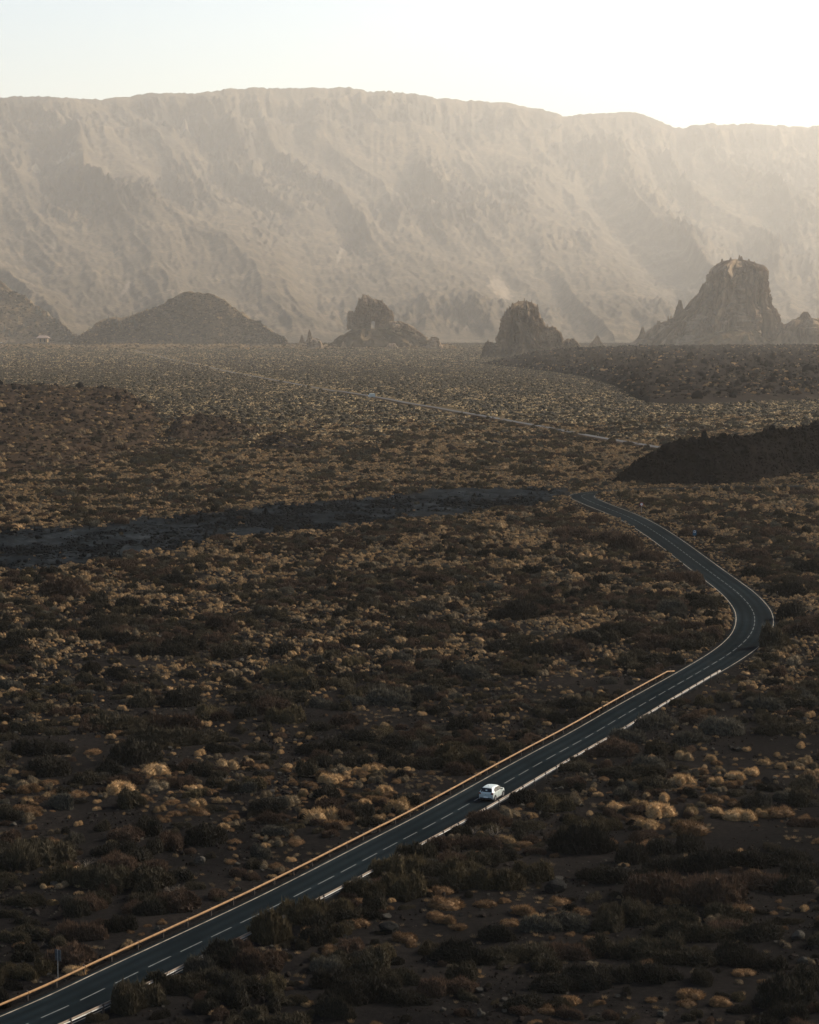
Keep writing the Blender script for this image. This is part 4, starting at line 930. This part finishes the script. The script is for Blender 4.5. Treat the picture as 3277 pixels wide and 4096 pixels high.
# ------------------------------------------------------------------ the white hatchback
def loft(sections, n_close=True):
    V, F = [], []; n = len(sections[0])
    for s in sections: V += s
    for i in range(len(sections)-1):
        for k in range(n-1): F.append((i*n+k, i*n+k+1, (i+1)*n+k+1, (i+1)*n+k))
    if n_close: F.append(tuple(range(n-1, -1, -1))); F.append(tuple(range((len(sections)-1)*n, len(sections)*n)))
    return V, F
def car_sec(y, hw, zb, zbelt, zroof, rw, crown=.03):
    """half outline mirrored: sill, flank, shoulder, roof"""
    half = [(hw*.90, zb), (hw*.985, zb+.10), (hw, zb+.30), (hw*.995, zbelt-.10), (hw*.965, zbelt), (hw*.955+.0*(zroof-zbelt), zbelt+.02)]
    if zroof > zbelt+.08:
        half += [(hw*.93*(1-.25)+rw*.25, zbelt+.30*(zroof-zbelt)), (hw*.93*(1-.62)+rw*.62, zbelt+.68*(zroof-zbelt)), (rw*1.0, zroof-.06), (rw*.90, zroof-.012), (rw*.5, zroof+crown*.7)]
    else:
        half += [(hw*.90, zbelt+.03), (hw*.85, zbelt+.04), (hw*.75, zbelt+.05), (hw*.62, zbelt+.055), (hw*.35, zbelt+.06)]
    pts = [(x, y, z) for x, z in half] + [(0, y, half[-1][1]+crown*.3)] + [(-x, y, z) for x, z in reversed(half)]
    return pts
CAR_SECS = [(-2.02, .74, .42, .86, .86, .6), (-1.97, .80, .32, .93, .95, .6), (-1.88, .845, .24, .97, 1.10, .60), (-1.72, .860, .20, .98, 1.36, .565), (-1.58, .866, .19, .98, 1.470, .575), (-1.3, .870, .18, .975, 1.515, .585), (-.6, .872, .17, .965, 1.535, .60), (.0, .872, .17, .955, 1.525, .60),
            (.45, .872, .17, .95, 1.46, .585), (.80, .870, .17, .95, 1.28, .60), (1.10, .866, .17, .955, 1.08, .64), (1.28, .862, .17, .95, .95, .7), (1.6, .845, .18, .90, .90, .7), (1.85, .80, .20, .80, .80, .7), (1.98, .72, .26, .68, .68, .6), (2.04, .60, .36, .58, .58, .5)]
def pane(pts, off, mat, name, parent, th=.012):
    """a slightly proud sheet of glass or trim with its own thickness"""
    m = MB(); a = [Vector(p) for p in pts]; n = (a[1]-a[0]).cross(a[2]-a[0]).normalized()
    if n.dot(Vector(off)) < 0: n = -n
    top = [p+n*th for p in a]; bot = [p-n*.02 for p in a]; k = len(a)
    m.add([*top, *bot], [tuple(range(k)), tuple(range(2*k-1, k-1, -1))] + [(i, (i+1) % k, k+(i+1) % k, k+i) for i in range(k)])
    return m.build(name, mat, parent)
def make_car(name, loc, rz, label, group=None):
    root = empty(name, loc, rz); tag(root, label, 'car', group)
    V, F = loft([car_sec(*s) for s in CAR_SECS]); b = MB(); b.add(V, F)
    body = b.build('body', M['carpaint'], root, True)
    md = body.modifiers.new('smooth', 'SUBSURF'); md.levels = 1; md.render_levels = 1
    pane([(-.62, -1.905, 1.03), (.62, -1.905, 1.03), (.60, -1.66, 1.40), (.50, -1.64, 1.43), (-.50, -1.64, 1.43), (-.60, -1.66, 1.40)], (0, -1, .5), M['glass'], 'rear_window', root, .035)
    pane([(-.60, 1.12, 1.04), (.60, 1.12, 1.04), (.53, .55, 1.43), (-.53, .55, 1.43)], (0, 1, 1), M['glass'], 'windscreen', root, .03)
    for s in (-1, 1):
        X0, X1 = .838*s, .655*s
        fx = lambda z: s*(.846 - (z-.98)*.46)
        pane([(fx(1.0), -1.20, 1.0), (fx(1.0), -.36, 1.0), (fx(1.40), -.42, 1.40), (fx(1.41), -.80, 1.41), (fx(1.30), -1.18, 1.30), (fx(1.12), -1.30, 1.12)], (s, 0, .3), M['glass'], 'rear_side_window', root, .028)
        pane([(fx(1.0), -.26, 1.0), (fx(1.0), .78, 1.0), (fx(1.22), .55, 1.22), (fx(1.39), .24, 1.39), (fx(1.40), -.32, 1.40)], (s, 0, .3), M['glass'], 'front_side_window', root, .028)
        pane([(s*.56, -2.0, .80), (s*.835, -1.93, .76), (s*.865, -1.82, .92), (s*.80, -1.88, .985), (s*.58, -1.985, .97)], (s*.4, -1, 0), M['lampred'], 'tail_light', root, .05)
        pane([(s*.52, 1.985, .62), (s*.74, 1.90, .66), (s*.80, 1.72, .80), (s*.62, 1.86, .76)], (s*.4, 1, .3), M['glass'], 'headlight', root, .02)
        mi = MB(); mi.box((s*.93, .72, 1.03), (.16, .12, .13), 0, .03); mi.build('wing_mirror', M['black'], root)
        for yy in (-.42, .42+.0):
            h = MB(); h.box((s*.873, yy-.22 if yy > 0 else yy-.40, .84), (.03, .17, .035), 0, .008); h.build('door_handle', M['carpaint'], root)
        seam = MB(); seam.box((s*.868, -.31, .62), (.012, .014, .66)); seam.box((s*.868, .86, .62), (.012, .014, .60)); seam.build('door_seam', M['black'], root)
        sl = MB(); sl.box((s*.835, -.02, .22), (.07, 1.75, .10), 0, .02); sl.build('sill_trim', M['black'], root)
        for yy in (-1.32, 1.27):
            ar = MB(); ar.tube([(s*.80, yy, .31), (s*.884, yy, .31)], .375, 22); ar.build('wheel_arch', M['black'], root)
            w = MB()
            w.tube([(s*.67, yy, .30), (s*.70, yy, .30), (s*.88, yy, .30), (s*.90, yy, .30)], [.26, .30, .30, .26], 22); wh = w.build('wheel', M['tyre'], root, False)
            r_ = MB(); r_.tube([(s*.88, yy, .30), (s*.907, yy, .30)], [.19, .175], 16)
            r_.build('rim', M['rim'], wh)
    bu = MB(); bu.box((0, -2.00, .34), (1.34, .12, .20), 0, .03); bu.build('lower_bumper', M['black'], root)
    npz = MB(); npz.box((0, -2.055, .50), (.50, .02, .11)); npz.build('number_plate', M['white'], root)
    ta = MB(); ta.box((0, -2.03, .80), (.12, .03, .06), 0, .01); ta.build('badge', M['steel'], root)
    wi = MB(); wi.tube([(.02, -1.945, 1.06), (.30, -1.865, 1.13)], .014, 6); wi.build('rear_wiper', M['black'], root)
    st = MB(); st.box((-.40, -1.925, 1.10), (.13, .02, .08)); st.build('window_sticker', M['steel'], root)
    an = MB(); an.tube([(0, -1.1, 1.53), (0, -1.3, 1.72)], .012, 5); an.build('aerial', M['black'], root)
    return root
cs = s_at(1905, 3200) ; c_, n_r, t_r, h_ = road_at(cs); cp = G(1966, 3194)[:2]
off = float((cp-c_)@n_r); off = min(max(off, 1.15), 1.6); cp = c_ + n_r*off + t_r*1.6
car = make_car('white_car', (cp[0], cp[1], .012), math.atan2(-t_r[0], t_r[1]), 'white five-door hatchback driving away in the right lane of the road')

# ------------------------------------------------------------------ small far cars, one mesh each
def small_car(name, px, py, L, rz, mat, label, cat='car', group='vehicles parked at the far edge of the plain'):
    V, F = loft([car_sec(*s) for s in CAR_SECS]); k = L/4.06
    m = MB(); m.add([(x*k, y*k, z*k) for x, y, z in V], F)
    for s in (-1, 1):
        for yy in (-1.32, 1.27): m.tube([(s*.68*k, yy*k, .30*k), (s*.88*k, yy*k, .30*k)], .30*k, 12)
    g = G(px, py); o = m.build(name, mat, None, True); o.location = (g[0], g[1], float(plain_z(g[1]))+.4); o.rotation_euler = (0, 0, rz); return tag(o, label, cat, group)
def small_van(name, px, py, L, rz, label):
    m = MB(); m.box((0, 0, 1.55), (2.1, L, 2.3), 0, .18)
    m.add([(-1.0, L/2-.1, .5), (1.0, L/2-.1, .5), (1.0, L/2+.9, .5), (-1.0, L/2+.9, .5), (-.95, L/2-.1, 2.3), (.95, L/2-.1, 2.3), (.9, L/2+.25, 1.9), (-.9, L/2+.25, 1.9), (.95, L/2+.85, 1.15), (-.95, L/2+.85, 1.15)],
          [(0, 1, 2, 3), (4, 5, 6, 7), (7, 6, 8, 9), (9, 8, 2, 3), (1, 5, 6, 8, 2), (0, 3, 9, 7, 4)])
    for s in (-1, 1):
        for yy in (-L*.3, L*.42): m.tube([(s*.8, yy, .4), (s*1.08, yy, .4)], .40, 12)
    g = G(px, py); o = m.build(name, M['carpaint']); o.location = (g[0], g[1], float(plain_z(g[1]))+.4); o.rotation_euler = (0, 0, rz); return tag(o, label, 'van', 'vehicles parked at the far edge of the plain')
for n, (px_, py_, van, lab) in enumerate([(5, 1367, 1, 'white van at the very left edge of the plain, left of the ochre hut'), (60, 1385, 0, 'first of three white cars in a row below the ochre hut, leftmost'), (73, 1386, 0, 'middle of three white cars in a row below the ochre hut'),
        (87, 1387, 0, 'rightmost of the three white cars in a row below the ochre hut'), (135, 1389, 1, 'white van right of the row of three cars, under the ochre hut'), (278, 1368, 0, 'lone white car between the ochre hut and the cone hill'),
        (492, 1372, 0, 'white car under the left flank of the cone hill, left of a van'), (528, 1370, 1, 'white van under the left flank of the cone hill'), (712, 1374, 0, 'white car left of the van under the middle of the cone hill'),
        (730, 1372, 1, 'white van under the middle of the cone hill'), (822, 1373, 0, 'left one of two close white vehicles under the right flank of the hill'), (842, 1372, 1, 'right one of two close white vehicles under the right flank of the hill'),
        (892, 1370, 1, 'white van farthest right at the foot of the cone hill')]):
    (small_van if van else small_car)(*(('parked_van', px_, py_, 5.6, 1.1+.4*n, lab) if van else ('parked_car', px_, py_, 4.6, 1.2+.5*n, M['carpaint'], lab)))
small_van('white_van', 1489, 1592, 3.6, 1.9, 'white van driving on the distant road, mid plain')['group'] = 'vehicles on the distant road'

# ------------------------------------------------------------------ ochre hut
def hut():
    D = 6350; a = W(150, 1366, D); b_ = W(194, 1366, D); w = float(b_[0]-a[0]); z0 = float(W(170, 1369, D)[2]); h = w*.62
    root = empty('stone_hut', (float((a[0]+b_[0])/2), D, z0)); tag(root, 'small ochre hut with hipped brown roof at the foot of the left hill', 'hut')
    m = MB()
    for x in (-.36, -.02, .36): m.box((x*w, 0, h*.30), (w*.16 if x else w*.10, w*.7, h*.62))
    m.box((0, w*.12, h*.30), (w*.8, w*.45, h*.60)); m.build('wall', M['wallm'], root)
    for x in (-.19, .17):
        d = MB(); d.box((x*w, -w*.115, h*.26), (w*.15, .3, h*.46)); d.build('doorway', M['black'], root)
    r = MB(); e = .60*w
    r.add([(-e, -e*.8, h*.60), (e, -e*.8, h*.60), (e, e*.8, h*.60), (-e, e*.8, h*.60), (-e*.45, 0, h*1.02), (e*.45, 0, h*1.02), (-e, -e*.8, h*.67), (e, -e*.8, h*.67), (e, e*.8, h*.67), (-e, e*.8, h*.67)],
          [(3, 2, 1, 0), (6, 7, 5, 4), (8, 9, 4, 5), (7, 8, 5), (9, 6, 4), (0, 1, 7, 6), (1, 2, 8, 7), (2, 3, 9, 8), (3, 0, 6, 9)]); ro = r.build('roof', M['roofm'], root)
    c = MB(); c.box((w*.12, 0, h*1.05), (w*.09, w*.09, h*.3)); c.build('chimney', M['wallm'], ro)
hut()

# ------------------------------------------------------------------ road signs and posts
def text_mesh(name, body, size, mat, parent, loc, rot):
    cu = bpy.data.curves.new(name, 'FONT'); cu.body = body; cu.size = size; cu.align_x = 'CENTER'; cu.align_y = 'CENTER'; cu.extrude = .004; cu.offset = .012
    t = bpy.data.objects.new(name, cu); COL.objects.link(t); bpy.context.view_layer.update()
    me = bpy.data.meshes.new_from_object(t.evaluated_get(bpy.context.evaluated_depsgraph_get())); bpy.data.objects.remove(t)
    me.materials.clear(); me.materials.append(mat); o = link(name, me, parent, loc); o.rotation_euler = rot; return o
def ring(r0, r1, y0, y1, n=40):
    m = MB(); V = []
    for k in range(n):
        a = 2*math.pi*k/n; c, s = math.cos(a), math.sin(a)
        V += [(r0*c, y0, r0*s), (r1*c, y0, r1*s), (r1*c, y1, r1*s), (r0*c, y1, r0*s)]
    m.add(V, [(4*k+i, 4*k+(i+1) % 4, 4*((k+1) % n)+(i+1) % 4, 4*((k+1) % n)+i) for k in range(n) for i in range(4)]); return m
def disc(r, y0, y1, zc=0, n=40):
    m = MB(); V = [(r*math.cos(2*math.pi*k/n), y, zc+r*math.sin(2*math.pi*k/n)) for y in (y0, y1) for k in range(n)]
    m.add(V, [tuple(range(n)), tuple(range(2*n-1, n-1, -1))] + [(k, (k+1) % n, n+(k+1) % n, n+k) for k in range(n)]); return m
g = G(2567, 2050); sg = empty('speed_limit_sign', (g[0], g[1], 0), math.radians(6)); tag(sg, 'round red-rimmed speed limit sign reading 70 on a post beside the far bend', 'road sign')
pm = MB(); pm.tube([(0, .05, -.2), (0, .05, 2.75)], .045, 8); pm.build('post', M['steel'], sg)
d_ = disc(.40, -.012, .02, 2.25); pl = d_.build('plate', M['white'], sg)
rg = ring(.34, .52, -.03, .02); ro_ = rg.build('rim', M['red'], pl); ro_.location = (0, 0, 2.25)
text_mesh('numerals', '70', .46, M['black'], pl, (0, -.02, 2.25), (math.pi/2, 0, 0))
g = G(2779, 2166); sg = empty('information_sign', (g[0], g[1], 0), math.radians(4)); tag(sg, 'blue rectangular information sign with a white framed symbol, among shrubs right of the road', 'road sign')
pm = MB(); pm.tube([(0, .05, -.2), (0, .05, 2.5)], .045, 8); pm.build('post', M['steel'], sg)
pm = MB(); pm.box((0, 0, 2.05), (.86, .03, 1.22), 0, 0); pl = pm.build('plate', M['blue'], sg)
pm = MB()
for c3, d3 in (((0, -.02, 2.52), (.44, .012, .06)), ((0, -.02, 2.12), (.44, .012, .06)), ((-.19, -.02, 2.32), (.06, .012, .34)), ((.19, -.02, 2.32), (.06, .012, .34)), ((0, -.02, 2.60), (.22, .012, .05))): pm.box(c3, d3)
pm.build('white_symbol', M['white'], pl); pm = MB(); pm.box((0, -.021, 2.32), (.30, .010, .33)); pm.build('dark_symbol_centre', M['black'], pl)
g = G(232, 3921); sg = empty('road_sign', (g[0], g[1], 0), math.radians(-35)); tag(sg, 'dark back of a rectangular road sign on a thin post behind the left guard rail', 'road sign')
pm = MB(); pm.tube([(0, 0, -.2), (0, 0, 2.5)], .035, 8); pm.build('post', M['steel'], sg)
pm = MB(); pm.box((0, .05, 2.05), (.62, .03, .90), 0, 0); pl = pm.build('plate', M['signback'], sg)
pm = MB(); pm.box((0, .02, 2.25), (.60, .03, .05)); pm.box((0, .02, 1.85), (.60, .03, .05)); pm.build('bracket', M['signback'], pl)
for (px_, py_, hh, lab) in ((2741, 2658, .95, 'short marker post at the far end of the left guard rail'), (3110, 2390, 1.25, 'dark roadside post right of the sharp bend'), (2452, 2922, .7, 'thin pale marker post on the right road edge, between rail posts')):
    g = G(px_, py_); x_, y_ = float(g[0]), float(g[1])
    j = int(np.argmin(np.hypot(RD[:, 0]-x_, RD[:, 1]-y_))); sd = 1 if (np.array([x_, y_])-RD[j])@RN[j] > 0 else -1
    if np.hypot(RD[j, 0]-x_, RD[j, 1]-y_) < HALF[j]+.35: x_, y_ = RD[j] + RN[j]*sd*(HALF[j]+.36)
    sg = empty('marker_post', (x_, y_, 0)); tag(sg, lab, 'marker post', 'marker posts by the road')
    pm = MB(); pm.tube([(0, 0, -.2), (0, 0, hh-.12), (0, 0, hh)], [.06, .055, .03], 8); pm.build('shaft', M['post'] if hh > .8 else M['steel'], sg)
    pm = MB(); pm.tube([(0, 0, hh-.22), (0, 0, hh-.10)], .064, 8); pm.build('reflector_band', M['steel'] if hh > .8 else M['white'], sg)

# ------------------------------------------------------------------ boulders and dead branches
LAND = []                                                     # landmarks for the shrubs' labels: (x, y, phrase)
for n, (px_, py_, w_, sq, mat, lab, ph) in enumerate([
    (801, 3458, 46, (1, .8, 1.0), 'stone', 'pointed grey boulder on bare cinder left of the guard rail', 'the pointed grey boulder'), (2224, 3562, 118, (1, .7, .50), 'stone2', 'large dark boulder with a pale right face, right of the road', 'the large dark boulder'),
    (953, 3566, 30, (1, .9, .8), 'stone', 'grey rock just behind the left guard rail', 'the grey rock by the rail'), (2951, 3648, 30, (.8, .7, 1), 'stone', 'upright pale rock under the long dark shrub mass at the right', 'the upright pale rock'),
    (3196, 3752, 66, (1, .8, .55), 'stone', 'broad pale boulder near the right edge, the higher of two', 'the broad pale boulder'), (3212, 3866, 48, (1, .8, .8), 'stone', 'tilted pale rock near the right edge, the lower of two', 'the tilted pale rock'),
    (2651, 4070, 50, (1, .8, .55), 'stone', 'low pale rock at the bottom of the picture, right of its middle', 'the low pale rock at the bottom'), (1553, 3738, 88, (1, .9, .6), 'stone2', 'black hump-backed boulder among rusty tufts below the road', 'the black hump-backed boulder'),
    (627, 3724, 26, (1, .8, .9), 'stone', 'small grey rock between two golden tufts near the left guard rail', 'the small grey rock by the rail'), (1382, 3766, 22, (.8, .8, 1), 'stone', 'small pale rock left of the black hump-backed boulder', 'the small pale rock'),
    (966, 2652, 26, (1, .7, .8), 'stone', 'pale rock leaning beside a golden tuft, far left field', 'the leaning pale rock'), (2125, 3336, 14, (1, .8, .9), 'stone', 'tiny pale stone on cinder right of the road', 'the tiny pale stone'),
    (132, 3280, 16, (1, .8, .9), 'stone', 'tiny pale stone on open cinder near the left edge', 'the tiny stone at the left'), (1600, 3085+140, 12, (1, .8, .8), 'stone2', 'tiny dark stone left of the guard rail above the car', 'the tiny dark stone')]):
    me = make_rock('boulder', mat, 900+n, 2, sq); c3 = G(px_, py_); wm = w_/px_per_m(py_)*1.1
    o = link('boulder', me, None, (float(c3[0]), float(c3[1])+wm*.3, float(ground_z(c3[:1], c3[1:2]+wm*.3)[0])-.05*wm)); o.scale = (wm, wm, wm); o.rotation_euler = (0, 0, .4+n)
    tag(o, lab, 'boulder', 'boulders lying on the cinder'); LAND.append((o.location.x, o.location.y, ph))
def dead_bush(seed):
    r = random.Random(seed); m = MB()
    def br(p, d, l, rad, dep):
        q = p + d*l; mid_ = p + d*l*.5 + Vector((r.uniform(-1, 1), r.uniform(-1, 1), r.uniform(-.5, .5)))*l*.10
        m.tube([p, mid_, q], [rad, rad*.8, rad*.6], 5)
        if dep:
            for _ in range(r.choice((2, 3))):
                nd = (d + Vector((r.uniform(-1, 1), r.uniform(-1, 1), r.uniform(-.5, .7)))*.75).normalized(); br(q, nd, l*r.uniform(.6, .85), rad*.6, dep-1)
    for k in range(7):
        a = r.uniform(0, 6.28); br(Vector((.05*math.cos(a), .05*math.sin(a), 0)), Vector((math.cos(a), math.sin(a), r.uniform(.25, 1.1))).normalized(), r.uniform(.16, .26), .014, 3)
    return m
for n, (px_, py_, w_, lab) in enumerate([(197, 3775, 60, 'bleached dead branches among dark shrubs, up left of the sign back'), (340, 3470, 70, 'pale dead branch tangle in the left shrub mass'), (700, 3576, 90, 'wide bleached tangle of dead sticks behind the left guard rail'),
        (1152, 3378, 40, 'upright bleached dead bush left of the guard rail'), (1893, 3335, 70, 'bleached dead bush beside the large shrub on the right verge'), (1492, 3332, 50, 'pale dead twigs sticking up beside the left guard rail'),
        (1980, 3345, 100, 'low tangle of pale dead sticks under the right verge shrub'), (900, 3130, 60, 'dead twigs poking out of an olive shrub on the left plain'), (2790, 2905, 70, 'pale dead sticks on the slope right of the road straight'), (2690, 2260, 34, 'thin leafless bush at the inner edge of the road, before the bend'), (1925, 3845, 60, 'pale dead twigs on the dark shrub bank at the bottom')]):
    c3 = G(px_, py_); wm = w_/px_per_m(py_)*1.0; o = dead_bush(n).build('dead_bush', M['twig'], None, True, (float(c3[0]), float(c3[1]), float(ground_z(c3[:1], c3[1:2])[0])-.03)); o.scale = (wm, wm, wm*.9)
    tag(o, lab, 'dead bush', 'bleached dead bushes'); LAND.append((o.location.x, o.location.y, None))

# ------------------------------------------------------------------ far pines
def pine_mesh(seed):
    r = np.random.default_rng(seed); tr = Tri()
    a = np.linspace(0, 2*np.pi, 7)[:-1]; V = np.concatenate([np.stack([.03*np.cos(a), .03*np.sin(a), 0*a], 1), [[0, 0, 1.0]]]); tr.add(V, np.array([[k, (k+1) % 6, 6] for k in range(6)]), .5)
    for z in np.linspace(.12, .95, 11):
        R = .24*(1-z)**.75+.03; n = 9; base = np.c_[np.zeros((n, 2)), np.full(n, z)]; an = r.uniform(0, 6.28, n)
        d = np.stack([np.cos(an), np.sin(an), r.uniform(-.35, .1, n)], 1); V = []
        for q in range(n):
            sd = np.array([-math.sin(an[q]), math.cos(an[q]), 0])*R*.42; tip = base[q]+d[q]*R*r.uniform(.75, 1.2)
            V += [base[q]+[0, 0, .06], tip+sd*.6-[0, 0, .02], tip-sd*.6-[0, 0, .02]]
        tr.add(np.array(V), np.arange(3*n).reshape(-1, 3), r.random(n))
    return tr.mesh('pine_tree', [M['needle']])
PINES = [pine_mesh(j) for j in range(4)]
def nearest(pgrid, px_, py_):
    a, b = P(pgrid); i = int(np.argmin(((a-px_)**2+(b-py_)**2).ravel())); return pgrid.reshape(-1, 3)[i]
def pine(pgrid, px_, py_, h_px, lab, grp, n):
    q = nearest(pgrid, px_, py_); h = h_px/FPX*q[1]; o = link('pine_tree', PINES[n % 4], None, (float(q[0]), float(q[1]), float(q[2])-h*.05)); o.scale = (h, h, h); o.rotation_euler = (0, 0, n*1.7); tag(o, lab, 'pine tree', grp)
rr_ = random.Random(4)
HF = HLP[:81]; FF = FTP[:80]
for n in range(26):
    t_ = rr_.random(); px_ = 320+t_*240; top = np.interp(px_, [300, 360, 400, 480, 570], [1362, 1322, 1285, 1268, 1249]); pine(HF, px_, top+rr_.uniform(0, .55)*(1366-top), rr_.uniform(15, 24), 'dark pine among the pines on the left shoulder of the cone hill', 'pines on the left shoulder of the cone hill', n)
for n, (px_, py_, h_) in enumerate([(150, 1255, 34), (163, 1262, 38), (188, 1272, 30), (200, 1280, 26), (226, 1292, 28), (120, 1235, 22), (298, 1352, 26), (20, 1330, 34), (38, 1342, 30), (70, 1290, 20), (100, 1310, 22)]):
    pine(FF, px_, py_, h_, 'dark pine standing alone or in a pair on the low left hill', 'pines on the low left hill', n)
for n, (px_, py_, h_, lab) in enumerate([(2358, 1508, 58, 'taller dark pine in front of the brown lava flow, left one of two'), (2416, 1490, 52, 'second dark pine in front of the brown lava flow, right one of two')]):
    c3 = G(px_, py_); h = h_/FPX*c3[1]; o = link('pine_tree', PINES[n], None, (float(c3[0]), float(c3[1])-30, float(c3[2]))); o.scale = (h*1.3, h*1.3, h); tag(o, lab, 'pine tree', 'pines in front of the brown lava flow')

# ------------------------------------------------------------------ labels of the shrubs: by look, and counted outwards from what stands near
LAND = [q for q in LAND if q[2]]
def lm(px_, py_, ph): c3 = G(px_, py_); LAND.append((float(c3[0]), float(c3[1]), ph))
LAND.append((car.location.x, car.location.y, 'the white car'))
lm(2567, 2050, 'the speed limit sign'); lm(2779, 2166, 'the blue sign'); lm(232, 3921, 'the sign back at lower left'); lm(2741, 2658, "the left rail's far end"); lm(2869, 2690, "the right rail's far end")
lm(2955, 2470, "the bend's inner edge"); lm(3097, 2480, "the bend's outer edge"); lm(2300, 1995, "the road's last visible bend"); lm(1720, 3240, 'the left rail behind the car'); lm(0, 4050, "the left rail's near end")
lm(1152, 3378, 'the upright dead bush'); lm(700, 3576, 'the wide dead tangle'); lm(2790, 2905, 'the dead sticks on the right slope'); lm(3200, 4080, "the picture's lower right corner"); lm(1640, 4080, 'the bottom edge, midway')
lm(60, 2700, 'the left edge, level with the road bend'); lm(800, 2300, 'the black lava stream'); lm(3250, 2900, 'the right edge, mid height'); lm(1500, 2500, 'the middle of the wide plain')
LA = np.array([(a, b) for a, b, _ in LAND])
ORD = ['nearest', 'second', 'third', 'fourth', 'fifth', 'sixth', 'seventh', 'eighth', 'ninth', 'tenth', 'eleventh', 'twelfth', 'thirteenth', 'fourteenth', 'fifteenth', 'sixteenth', 'seventeenth', 'eighteenth', 'nineteenth', 'twentieth'] + ['%d%s' % (k, {1: 'st', 2: 'nd', 3: 'rd'}.get(k % 10, 'th')) for k in range(21, 80)]
LOOK = {'dun': 'dun grey-brown', 'k': 'blackish green', 'g': 'dark green', 'o': 'olive', 'r': 'rusty brown', 'e': 'grey-green', 'gold': 'golden', 'straw': 'pale straw', 'amber': 'amber brown'}
def label_all(seq, noun, cat, group):
    seen = {}
    for d in seq:
        i = int(np.argmin(np.hypot(LA[:, 0]-d['x'], LA[:, 1]-d['y']))); dx, dy = d['x']-LA[i, 0], d['y']-LA[i, 1]
        side = ('right of' if dx > 0 else 'left of') if abs(dx) > abs(dy)*.45 else ('beyond' if dy > 0 else 'in front of')
        seen.setdefault((i, side, d['kind']), []).append((math.hypot(dx, dy), d))
    for (i, side, kind), L in seen.items():
        L.sort(key=lambda q: q[0])
        for n, (_, d) in enumerate(L):
            nth = 'only' if len(L) == 1 else ORD[n] if n else 'nearest'
            tag(d['o'], '%s %s %s %s %s' % (nth, LOOK[kind], noun, side, LAND[i][2]), cat, group)
label_all(broom, 'broom shrub', 'shrub', 'broom shrubs on the cinder plain'); label_all(tuss, 'dry tussock', 'tussock', 'dry tussocks on the cinder plain')
